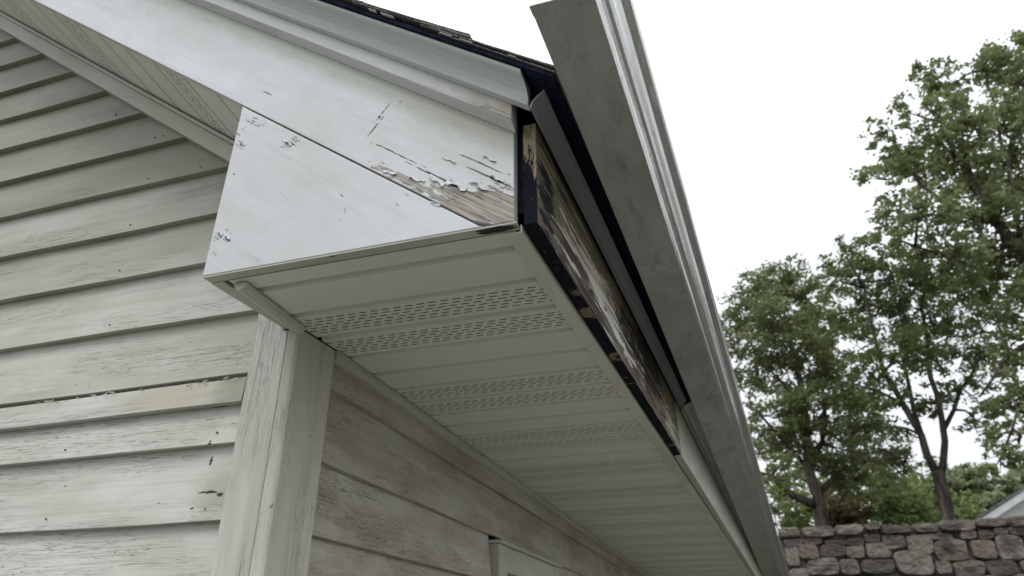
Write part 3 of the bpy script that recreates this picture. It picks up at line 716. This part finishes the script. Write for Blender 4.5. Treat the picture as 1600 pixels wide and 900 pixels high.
fp = [(.7657, 2.6597), (.7690, 2.6655), (.7715, 2.6715), (.7755, 2.6765), (.7805, 2.6805), (.7845, 2.6865), (.7868, 2.695), (.7888, 2.704), (.7925, 2.712), (.7985, 2.718), (.8040, 2.7235), (.8062, 2.731), (.8064, 2.757), (.8045, 2.7600), (.7960, 2.7600)]
gl('front_face', fp + [(a - t_, b + t_ * .6) for a, b in fp[::-1][1:]], M['gfront'])
m = MB(); m.loft([[(gu(u, GV0), v, z + gz(GV0)) for u, z in [(.6775, 2.6592), (.7660, 2.6592)] + fp[1:-1] + [(.6775, 2.7600)]] for v in (GV0 - .0025, GV0 + .001)]); m.build('end_cap', M['gfront'], gt)
m = MB(); m.loft([[(gu(u, GV0), v, z) for u, z in ((.6775, 2.6575), (.7655, 2.6575), (.7655, 2.6592), (.6775, 2.6592))] for v in (GV0 - .0025, GV0 + .016)]); m.build('end_cap_flange', M['gutter'], gt, (1, 0, 0))
for v in np.arange(.35, 9.9, .9):
    m = MB(); m.loft([[(.600, v_, 2.735), (gu(.801, v), v_, 2.748), (gu(.801, v), v_, 2.752), (.600, v_, 2.741)] for v_ in (v, v + .022)]); m.build('gutter_hanger', M['gutter'], gt, (1, 0, 0))

# ================================================================== stone wall
def stone_mat(name, a, b, c3):
    s = NT(name); p = s.pos()
    oi = s.n('ShaderNodeObjectInfo')
    n = s.noise(p, (1, 1, 1), scale=9, det=7, rough=.8); f = s.noise(p, (1, 1, 1), scale=45, det=4, rough=.7, loc=(3, 2, 1)); l = s.noise(p, (1, 1, 1), scale=2.2, det=4, loc=(9, 2, 1))
    c = s.mix(s.step(n, .35, .65), a, b); c = s.mix(s.math('MULTIPLY', s.step(f, .45, .7), .55), c, c3)
    c = s.mix(s.math('MULTIPLY', s.step(l, .5, .62), .6), c, (.045, .045, .04))
    c = s.mix(s.math('MULTIPLY', oi.outputs['Random'], .25), c, (.28, .25, .22))
    return s.fin(c, .9, s.bump(s.math('ADD', n, s.math('MULTIPLY', f, .5)), .06), spec=.2)
ST = [stone_mat('brown_grey_stone', (.125, .11, .088), (.25, .225, .185), (.34, .32, .275)), stone_mat('pale_stone', (.20, .182, .155), (.33, .305, .265), (.12, .108, .092)),
      stone_mat('dark_stone', (.06, .056, .05), (.12, .108, .092), (.22, .20, .18)), stone_mat('rusty_stone', (.18, .15, .12), (.26, .22, .185), (.12, .10, .085))]
M['mortar'] = simple('old_mortar', (.075, .07, .06), .95, .7, 6, .03)
WA = Vector((4.02, 11.0, 0)); WB = Vector((7.10, 10.0, 0)); WD = (WB - WA).normalized(); WN = Vector((WD.y, -WD.x, 0))   # WN points to the camera
WL = (WB - WA).length; WT = 3.49
wall = empty('stone_wall', tuple(WA + WD * 4))
tag(wall, 'rubble stone retaining wall with flat capstones beyond the end of the gutter', 'wall')
def wpnt(s_, z, d): q = WA + WD * s_ + WN * d; return (q.x, q.y, z)
m = MB(); Lw = 9.0
m.loft([[wpnt(a, 0, d0), wpnt(a, WT - .06, d0), wpnt(a, WT - .06, d1), wpnt(a, 0, d1)] for a in (0.02, Lw) for d0, d1 in [(-.035, -.42)]])
m.build('mortar', M['mortar'], wall, house=False)
def stone(name, x0, x1, z0, z1, mat, proud=.04, depth=.16, cap=False):
    r = rnd; w_, h_ = x1 - x0, z1 - z0; cx, cz = (x0 + x1) / 2, (z0 + z1) / 2; ring = []
    w_ += .022; h_ += .020; jx, jz = min(.13 * w_, .045), min(.13 * h_, .03)
    cs_ = [(sx * (w_ / 2 - r.uniform(-.2, 1) * jx), sz_ * (h_ / 2 - r.uniform(-.2, 1) * jz)) for sx, sz_ in ((1, 1), (-1, 1), (-1, -1), (1, -1))]
    for i in range(4):
        (ax_, az_), (bx_, bz_) = cs_[i], cs_[(i + 1) % 4]; k = 5
        for q in range(k):
            t = (q + .45) / k; f_ = .94 if q in (0, k - 1) else 1.0
            ring.append(((ax_ + (bx_ - ax_) * t) * f_ + r.uniform(-.007, .007), (az_ + (bz_ - az_) * t) * f_ + r.uniform(-.007, .007)))
    m = MB(); tx, tz = r.uniform(-.08, .08), r.uniform(-.12, .12)
    def sec(k, d): return [wpnt(cx + x * k, cz + z * k, d + tx * x + tz * z + r.uniform(-.008, .008)) for x, z in ring]
    m.loft([sec(1.0, -depth), sec(1.0, -.01), sec(.98, proud * .6), sec(.90, proud * .95), sec(.60, proud * r.uniform(.85, 1.15)), sec(.25, proud * r.uniform(.8, 1.3))])
    o = m.build(name, mat, wall, house=False, fix=True)
    return o
# stones as they lie in the photograph: left, top, right, bottom in the order of the courses (hundredths of the strip)
K = WL / 1464.0
CAP = [(130,395,275,456),(281,390,484,456),(492,384,664,442),(672,376,760,412),(752,382,940,436),(946,376,1090,432),(1098,362,1314,420),(1312,352,1482,402),(1490,338,1650,404)]
BODY = [(160,464,276,505,0),(284,462,398,498,0),(404,478,530,508,2),(536,468,642,506,2),(648,446,750,486,2),(758,446,890,526,0),(1004,440,1172,472,1),(1212,424,1302,466,1),(1308,418,1404,466,2),(1410,410,1482,446,3),(1490,408,1640,442,0),
 (896,450,1046,560,1),(150,512,238,640,1),(240,504,352,588,3),(368,506,532,578,2),(536,512,640,582,0),(648,494,792,578,0),(1052,478,1232,600,0),(1242,478,1378,582,3),(1388,450,1542,586,1),(1548,450,1660,586,0),
 (160,646,262,740,1),(270,590,462,684,1),(470,590,582,676,0),(600,586,800,672,2),(806,540,1022,678,1),(1032,606,1110,672,0),(1120,604,1292,680,3),(1300,596,1472,682,2),(1492,596,1660,682,3)]
zc = lambda y, x: WT - (y - (395 - .0356 * (x - 130))) * (WL / 1464) * 1.02
for i, (x0, y0, x1, y1) in enumerate(CAP):
    xm = (x0 + x1) / 2
    stone('capstone', (x0 - 130) * K, (x1 - 130) * K, zc(y1, xm), min(zc(y0, xm), WT + .03), ST[(0, 1, 1, 3, 0, 0, 1, 0, 3)[i]], .09, .5, True)
for x0, y0, x1, y1, k in BODY:
    xm = (x0 + x1) / 2
    stone('stone', (x0 - 130) * K - .008, (x1 - 130) * K + .008, zc(y1, xm) - .008, zc(y0, xm) + .008, ST[k])
# the rest of the wall: to the right of the photograph and below it
x = 3.36
while x < Lw:
    w_ = rnd.uniform(.35, .6); stone('capstone', x, min(x + w_, Lw), WT - .13, WT + rnd.uniform(-.02, .02), ST[rnd.randrange(2)], .09, .5, True); x += w_ + .012
z = WT - .14; row = 0
while z > .1:
    h_ = rnd.uniform(.17, .30)
    x = (3.36 if z > 2.80 else 0.02) + rnd.uniform(0, .02)
    while x < Lw - .1:
        w_ = rnd.uniform(.18, .48); hh = h_ * rnd.uniform(.85, 1)
        stone('stone', x, min(x + w_, Lw), z - hh, z, ST[rnd.choice((0, 0, 1, 2, 3))], rnd.uniform(.03, .07)); x += w_ + .02
    z -= h_ + .015
    if z < 2.0: break
rest = MB(); x = 0
while z > .05:
    h_ = .24; x = 0
    while x < Lw - .1:
        w_ = rnd.uniform(.2, .5); rest.loft([[wpnt(x + .01 + k, z - h_ + .02 + k, d), wpnt(x + w_ - .01 - k, z - h_ + .02 + k, d), wpnt(x + w_ - .01 - k, z - k, d), wpnt(x + .01 + k, z - k, d)] for k, d in ((0, -.1), (0, .01), (.03, .05))]); x += w_
    z -= h_
tag(rest.build('lower_stones', ST[0], wall, house=False), kind='stuff')

# ================================================================== trees
def leaf_mat(name, cols, trans=.5):
    s = NT(name); s.t.nodes.remove(s.b)
    ge = s.n('ShaderNodeNewGeometry'); rr = ge.outputs['Random Per Island']
    at = s.n('ShaderNodeAttribute'); at.attribute_name = 'clump'
    f = s.math('ADD', s.math('MULTIPLY', rr, .45), s.math('MULTIPLY', at.outputs['Fac'], .55))
    c = s.ramp(f, [(i / (len(cols) - 1), q) for i, q in enumerate(cols)])
    d = s.n('ShaderNodeBsdfDiffuse'); t = s.n('ShaderNodeBsdfTranslucent'); gl_ = s.n('ShaderNodeBsdfGlossy'); gl_.inputs['Roughness'].default_value = .45
    s.put(d.inputs[0], c); s.put(t.inputs[0], s.mix(.5, c, (.17, .20, .08))); gl_.inputs[0].default_value = (.6, .65, .6, 1)
    m1 = s.n('ShaderNodeMixShader'); m1.inputs[0].default_value = trans; s.t.links.new(d.outputs[0], m1.inputs[1]); s.t.links.new(t.outputs[0], m1.inputs[2])
    m2 = s.n('ShaderNodeMixShader'); m2.inputs[0].default_value = .04; s.t.links.new(m1.outputs[0], m2.inputs[1]); s.t.links.new(gl_.outputs[0], m2.inputs[2])
    s.t.links.new(m2.outputs[0], s.out.inputs[0]); return s.m
LM = [leaf_mat('oak_leaf', [(.13, .165, .07), (.21, .25, .11), (.33, .38, .19)]), leaf_mat('dark_leaf', [(.07, .12, .04), (.14, .20, .07), (.25, .32, .13)]),
      leaf_mat('olive_leaf', [(.11, .145, .06), (.185, .22, .095), (.32, .355, .17)]), leaf_mat('bright_leaf', [(.12, .17, .05), (.22, .28, .09), (.34, .40, .17)]),
      leaf_mat('rusty_leaf', [(.10, .055, .03), (.14, .085, .045), (.17, .14, .07)], .25), leaf_mat('far_leaf', [(.20, .24, .14), (.28, .33, .19), (.36, .41, .26)])]
def bark_mat():
    s = NT('bark'); p = s.pos(); n = s.noise(p, (9, 9, 1.6), det=5, rough=.7); c = s.ramp(n, [(.35, (.03, .027, .024)), (.55, (.08, .07, .06)), (.7, (.14, .128, .11))])
    return s.fin(c, .95, s.bump(n, .03), spec=.1)
M['bark'] = bark_mat()
def tube(m, pts, r0, r1, n=8):
    P = [Vector(p) for p in pts]; F = []
    for a, b in zip(P, P[1:]):      # subdivide with a little wander
        L = (b - a).length; k = max(1, int(L / .45))
        for i in range(k): F.append(a.lerp(b, i / k) + (Vector((rnd.gauss(0, 1), rnd.gauss(0, 1), rnd.gauss(0, .5))) * .035 * min(1, L) if i else Vector((0, 0, 0))))
    F.append(P[-1]); ss = []
    for i, q in enumerate(F):
        d = (F[min(i + 1, len(F) - 1)] - F[max(i - 1, 0)]).normalized(); x = d.orthogonal().normalized() if abs(d.z) < .9 else Vector((1, 0, 0)).cross(d).normalized()
        if i and x.dot(px) < 0: x = -x
        px = x; y = d.cross(x); r = (r0 + (r1 - r0) * i / (len(F) - 1))
        ss.append([tuple(q + (x * math.cos(2 * math.pi * k / n) + y * math.sin(2 * math.pi * k / n)) * r * (1 + .08 * math.sin(k * 2.4 + i))) for k in range(n)])
    m.loft(ss); return F
def leaves(name, blobs, mat, parent, seed, leaf=.085, per=1500, gap=.35, clumps=40, core=0.35):
    rng = np.random.default_rng(seed); V = []; C = []
    for bx, by, bz, br in blobs:
        nc = max(5, int(clumps * (br / .8) ** 1.6)); d = rng.normal(size=(nc, 3)); d /= np.linalg.norm(d, axis=1)[:, None]
        rad = br * 1.12 * rng.random(nc) ** core; cc = np.array([bx, by, bz]) + d * rad[:, None] * np.array([1, 1.2, .92])
        for c in cc:
            cr = br * rng.uniform(.12, .29); k = int(per / clumps * rng.uniform(.5, 1.4) * (cr / (.205 * .8)) ** 1.6)
            e = rng.normal(size=(k, 3)); p = c + e * cr * np.array([.75, .75, .48])
            a = rng.normal(size=(k, 3)); a[:, 2] *= .6; a /= np.linalg.norm(a, axis=1)[:, None]
            b = np.cross(a, rng.normal(size=(k, 3))); b /= np.linalg.norm(b, axis=1)[:, None] + 1e-9
            s_ = leaf * rng.uniform(.6, 1.35, size=(k, 1))
            V.append(np.stack([p - a * s_, p + b * s_ * .55, p + a * s_, p - b * s_ * .55], 1)); C.append(np.full(k, rng.random()))
    V = np.concatenate(V); C = np.concatenate(C); n = len(V)
    org = np.array(ORG[parent.name]) if parent else np.zeros(3)
    me = bpy.data.meshes.new(name); me.vertices.add(n * 4); me.vertices.foreach_set('co', (V.reshape(-1, 3) - org).ravel().astype(np.float32))
    me.loops.add(n * 4); me.loops.foreach_set('vertex_index', np.arange(n * 4, dtype=np.int32)); me.polygons.add(n)
    me.polygons.foreach_set('loop_start', np.arange(0, n * 4, 4, dtype=np.int32)); me.update(calc_edges=True)
    at = me.attributes.new('clump', 'FLOAT', 'FACE'); at.data.foreach_set('value', C.astype(np.float32)); me.materials.append(mat)
    o = bpy.data.objects.new(name, me); scn.collection.objects.link(o); o.parent = parent; return o
def tree(name, label, trunk, limbs, blobs, mat, r0, r1, lr, seed, twig=3, group=None, cat='tree', **kw):
    base = (trunk[0][0], trunk[0][1], trunk[0][2]); t = empty(name, base); tag(t, label, cat, group)
    m = MB(); F = tube(m, trunk, r0, r1, 10); m.build('trunk', M['bark'], t, house=False, smooth=True); nodes = list(F)
    for i, l in enumerate(limbs):
        m = MB(); q = lr[i % len(lr)]; F = tube(m, l, q, q * .3, 7); nodes += F[1:]; m.build('limb', M['bark'], t, house=False, smooth=True)
    m = MB(); r = random.Random(seed)
    for b in blobs:
        c = Vector(b[:3]); near = sorted(nodes, key=lambda p: (p - c).length)[:1][0]
        mid = near.lerp(c, .5) + Vector((r.uniform(-.2, .2), r.uniform(-.2, .2), r.uniform(-.1, .25)))
        tube(m, [near, mid, c], .04, .018, 5)
        for _ in range(twig + 3):
            d = Vector((r.gauss(0, 1), r.gauss(0, 1), r.gauss(0, .8))).normalized() * b[3] * r.uniform(.6, 1.05); s_ = mid.lerp(c, r.random()); tube(m, [s_, s_.lerp(c + d, .5) + Vector((0, 0, r.uniform(-.1, .1))), c + d], .014, .005, 4)
    tag(m.build('twigs', M['bark'], t, house=False, smooth=True), kind='stuff')
    leaves('crown', blobs, mat, t, seed, **kw); return t
A_B = [(7.82,20.0,11.76,0.86),(8.87,20.0,12.46,0.75),(7.6,21.0,11.08,0.84),(7.98,19.0,10.52,0.86),(9.56,20.0,11.76,0.72),(10.34,21.0,11.08,0.84),(8.78,20.0,9.78,0.95),(7.8,21.0,9.74,0.82),(9.93,20.0,9.16,0.74),(7.9,20.0,8.15,0.8),(8.68,19.0,7.84,0.9),(10.75,21.0,8.26,0.76),(7.08,20.0,7.19,0.56),(8.57,21.0,7.26,0.78),(9.46,20.0,7.0,0.83),(11.1,21.0,7.26,0.78),(7.29,19.0,6.14,0.52),(10.01,20.0,6.18,0.69),(11.73,21.0,6.68,0.58)]
A_T = [[8.53,20.0,4.7],[8.61,20.0,5.56],[8.46,20.0,6.45],[8.57,20.0,7.38],[8.74,20.0,8.55],[8.68,20.0,9.78],[8.72,20.0,11.08]]
A_L = [[[8.54,20.0,5.39],[7.91,20.0,5.65],[7.37,20.0,6.18],[6.86,20.0,6.36]],[[8.54,20.0,6.27],[7.92,20.0,7.19],[7.39,20.0,7.96],[6.98,20.0,8.35]],[[8.65,20.0,5.73],[9.3,20.0,6.27],[10.12,20.0,6.63],[11.06,20.0,6.72]],[[8.53,20.0,7.19],[9.33,20.0,8.15],[9.93,20.0,9.16]],[[8.66,20.0,7.96],[8.24,20.0,8.95],[7.69,20.0,9.78]],[[8.46,20.0,6.45],[9.04,20.0,7.19],[9.32,20.0,8.55],[9.64,20.0,10.64]]]
B_B = [(9.4,17.0,11.69,0.54),(10.36,17.0,11.9,0.58),(8.87,17.0,10.87,0.53),(10.23,18.0,11.4,0.71),(10.69,17.0,11.08,0.71),(10.95,16.0,10.73,0.67),(8.83,17.0,9.89,0.59),(10.45,18.0,10.37,0.77),(10.91,17.0,9.89,0.78),(12.83,18.0,10.98,0.74),(9.39,17.0,8.6,0.67),(9.79,16.0,8.2,0.71),(11.51,17.0,8.96,0.68),(13.32,18.0,10.16,0.73),(9.47,17.0,7.55,0.56),(9.38,18.0,8.06,0.49),(11.02,18.0,7.7,0.59),(11.64,17.0,7.72,0.56),(12.52,17.0,8.42,0.6),(9.58,17.0,6.72,0.38),(11.71,17.0,6.88,0.45)]
B_T = [[10.15,17.0,4.14],[10.3,17.0,4.86],[10.34,17.0,5.54],[10.29,17.0,5.69]]
B_L = [[[10.29,17.0,5.58],[10.18,17.0,6.56],[9.92,17.0,7.38],[9.64,17.0,8.24],[9.65,17.0,9.33],[9.71,17.0,10.67]],[[10.37,17.0,5.54],[10.72,17.0,6.4],[10.86,17.0,7.55],[10.9,17.0,8.6],[11.14,17.0,10.09],[11.64,17.0,11.28]],[[10.78,17.0,6.72],[11.48,17.0,7.72],[12.24,17.0,8.6],[12.81,17.0,9.33]],[[10.18,17.0,6.56],[10.21,17.0,7.89],[10.49,17.0,8.96],[10.59,17.0,10.67]],[[9.92,17.0,7.38],[9.35,17.0,7.72],[8.81,17.0,7.89]]]
C_B = [(13.51,14.0,16.23,0.6),(12.66,14.0,15.76,0.52),(14.61,15.0,16.26,0.73),(11.18,14.0,15.41,0.48),(12.42,15.0,16.02,0.55),(10.29,14.0,14.3,0.43),(10.95,14.0,13.98,0.63),(11.15,13.0,13.32,0.65),(12.87,14.0,13.77,0.74),(9.35,14.0,13.56,0.39),(9.69,14.0,12.94,0.58),(11.13,15.0,13.3,0.72),(11.35,14.0,12.54,0.74),(13.22,15.0,12.88,0.85),(9.01,14.0,12.15,0.44),(9.45,14.0,11.39,0.59),(9.52,13.0,10.54,0.6),(11.2,14.0,11.02,0.71),(11.94,14.0,10.49,0.7),(8.97,14.0,10.4,0.39),(10.21,15.0,10.54,0.54),(10.37,14.0,9.79,0.62),(11.95,15.0,10.0,0.72),(11.66,14.0,8.8,0.72),(11.01,14.0,7.71,0.56),(10.76,14.0,6.55,0.62),(10.85,15.0,6.59,0.43),(10.3,14.0,5.6,0.52),(9.79,14.0,5.21,0.31),(14.92,14.0,14.85,1.02),(15.07,15.0,13.3,1.2),(13.38,14.0,10.31,1.05),(12.63,14.0,8.33,0.85),(15.88,15.0,17.51,0.95)]
C_T = [[10.87,14.0,3.63],[11.43,14.0,5.47],[11.88,14.0,7.42],[12.21,14.0,9.13],[11.91,14.0,9.96],[11.6,14.0,10.84],[11.33,14.0,11.96],[11.42,14.0,13.35]]
C_L = [[[12.21,14.0,9.13],[13.03,14.0,11.21],[13.38,14.0,13.35],[13.55,14.0,15.3]],[[11.91,14.0,9.96],[11.04,14.0,10.05],[10.12,14.0,9.96],[9.45,14.0,10.22]],[[11.6,14.0,10.84],[10.79,14.0,11.21],[10.07,14.0,11.96],[9.74,14.0,13.15]],[[12.03,14.0,8.02],[11.15,14.0,7.71],[10.63,14.0,7.42],[9.82,14.0,6.55]],[[11.43,14.0,5.47],[10.97,14.0,6.0],[10.53,14.0,6.28],[10.0,14.0,5.47]],[[11.33,14.0,11.96],[11.14,14.0,12.94],[11.11,14.0,13.98],[11.23,14.0,15.3]],[[11.91,14.0,9.96],[12.24,14.0,11.39],[12.54,14.0,13.77],[12.83,14.0,15.76]]]
S_B = [(9.39,24.0,6.4,0.6),(11.86,25.0,6.37,0.76),(12.51,24.0,6.4,0.73),(13.59,24.0,6.4,0.69),(15.18,26.0,7.58,0.62),(11.97,27.0,7.32,0.73),(9.84,26.0,7.58,0.59),(16.26,26.0,6.43,0.65),(17.97,27.0,6.61,0.63),(14.31,27.0,7.92,0.74)]
F_B = [(24.92,40.0,9.75,1.23),(26.41,40.0,9.92,1.09),(27.33,40.0,9.39,1.08),(28.89,40.0,9.75,1.23),(25.85,40.0,10.46,0.73),(23.78,40.0,9.57,1.08)]

A_T[0] = (A_T[0][0], A_T[0][1], 3.1); B_T[0] = (B_T[0][0], B_T[0][1], 3.1); C_T[0] = (C_T[0][0], C_T[0][1], 3.1)
tree('oak_tree', 'broad oak with low spreading limbs right beside the gutter', A_T, A_L, A_B, LM[2], .21, .07, (.14, .08, .10, .07, .07, .09), 3, per=2500, leaf=.060)
tree('forked_tree', 'tree with a forked bare trunk standing behind the stone wall', B_T, B_L, B_B, LM[1], .165, .135, (.10, .09, .06, .06, .05), 5, per=2400, leaf=.056)
tree('tall_tree', 'tallest tree, its crown rising to the top right of the view', C_T, C_L, C_B, LM[0], .26, .08, (.10, .08, .08, .08, .06, .06, .07), 7, per=2700, leaf=.064, clumps=46)
# undergrowth behind the wall, each bush with its own short stem
SB = [('bush next to the gutter, bright green', 3), ('rust tinged bush in front of the oak trunk', 4), ('dark green bush right of the oak trunk', 1), ('bright green bush left of the forked trunk', 3), ('yellow green bush highest behind the forked tree', 3),
      ('olive bush behind the oak trunk', 2), ('small olive bush under the low oak limb', 2), ('green bush just right of the forked trunk', 3), ('pale green bush beside the neighbouring roof', 5), ('dark olive bush under the oak crown', 2)]
for i, (b, (lab, k)) in enumerate(zip(S_B, SB)):
    x, y, z, r = b
    extra = [(x + rnd.uniform(-.9, .9), y + rnd.uniform(-.6, .6), z - rnd.uniform(.1, 1.2), r * rnd.uniform(.7, 1.1)) for _ in range(3)] + [(x, y, z - 1.4, r * 1.2), (x + .8, y, z - 1.7, r), (x - .8, y, z - 1.6, r)]
    bs = [b] + extra
    tree('bush', lab, [(x, y, 3.1), (x + .1, y, z - .6), (x, y, z)], [[(x, y, 3.6), (x + .5, y, z - 1)], [(x, y, 3.7), (x - .5, y, z - .8)]], bs, LM[k], .07, .03, (.04,), 20 + i, twig=0, group='bushes behind the stone wall', cat='bush', per=900, leaf=.08, clumps=20)
for i, lab in ((0, 'pale distant tree seen past the forked trunk'), (3, 'pale distant tree above the neighbouring roof')):
    bs = F_B[i:i + 3]; bs = bs + [(x, y + 1, z - 1.6, r * 1.1) for x, y, z, r in bs] + [(x + .6, y + 1, z - 3, r * 1.2) for x, y, z, r in bs] ; c = bs[0]
    tree('distant_tree', lab, [(c[0] + 1, c[1], 3.1), (c[0] + 1, c[1], c[2])], [[(c[0] + 1, c[1], 6), (c[0], c[1], c[2])]], bs, LM[5], .25, .1, (.1,), 60 + i, group='pale trees in the distance', per=700, leaf=.15, clumps=18)

# ================================================================== neighbouring house (only the end of its roof shows)
nb = empty('neighbour_house', (19, 24, 3.2)); tag(nb, 'pale neighbouring house showing the end of its gable roof above the stone wall', 'house')
XL, XR, XM, ZE = 14.25, 24.0, 19.1, 5.28; NS = .52
nz_ = lambda x: ZE + NS * (min(x, 2 * XM - x) - XL)
M['nwall'] = simple('pale_grey_siding', (.62, .64, .66), .6, .06, 2); M['nroof'] = simple('grey_shingles', (.17, .17, .18), .9, .3, 12); M['ntrim'] = simple('white_fascia', (.74, .75, .76), .5, .05, 3)
class MB2(MB):
    def build(s, *a, **k):
        s.v = [(x + (y - 22) * .75, y, z) for x, y, z in s.v]; return MB.build(s, *a, **k)
m = MB2(); m.loft([[(XL + .35, y, 3.1), (XR - .35, y, 3.1), (XR - .35, y, nz_(XR - .35) - .1), (XM, y, nz_(XM) - .1), (XL + .35, y, nz_(XL + .35) - .1)] for y in (22.35, 30)]); m.build('wall', M['nwall'], nb, house=False)
z = 3.2
while z < nz_(XM) - .35:
    xl = XL + .36 + max(0, (z - ZE + .05) / NS - .3); xr = 2 * XM - xl if z > ZE else XR - .36
    if xr - xl > .5:
        m = MB2(); m.loft([[(x, 22.33, z), (x, 22.348, z), (x, 22.348, z + .14), (x, 22.343, z + .14)] for x in (xl + .12, xr - .12)]); m.build('siding_board', M['nwall'], nb, house=False)
    z += .14
for s_ in (1, -1):
    f_ = (lambda x: x) if s_ == 1 else (lambda x: 2 * XM - x)
    m = MB2(); m.loft([[(f_(XL - .1), y, ZE + .02), (f_(XM - .001 * s_), y, nz_(XM) + .07), (f_(XM - .001 * s_), y, nz_(XM) + .15), (f_(XL - .1), y, ZE + .10)] for y in (21.95, 30.3)]); m.build('roof', M['nroof'], nb, house=False)
    m = MB2(); m.loft([[(f_(XL), y, ZE - .17), (f_(XM - .001), y, nz_(XM) - .13), (f_(XM - .001), y, nz_(XM) + .065), (f_(XL), y, ZE + .055)] for y in (21.98, 22.02)]); m.build('rake_board', M['ntrim'], nb, house=False)
    m = MB2(); m.loft([[(f_(XL + .03), y, ZE - .03), (f_(XM - .001), y, nz_(XM) - .04), (f_(XM - .001), y, nz_(XM) - .02), (f_(XL + .03), y, ZE - .01)] for y in (22.021, 22.34)]); m.build('rake_soffit', M['ntrim'], nb, house=False)
m = MB2(); m.box(18.5, 19.7, 22.30, 22.345, 5.2, 6.3); wn2 = m.build('window', M['ntrim'], nb, house=False)
m = MB2(); m.box(18.6, 19.6, 22.28, 22.299, 5.3, 6.2); m.build('pane', bpy.data.materials['window_glass18'], wn2, house=False)
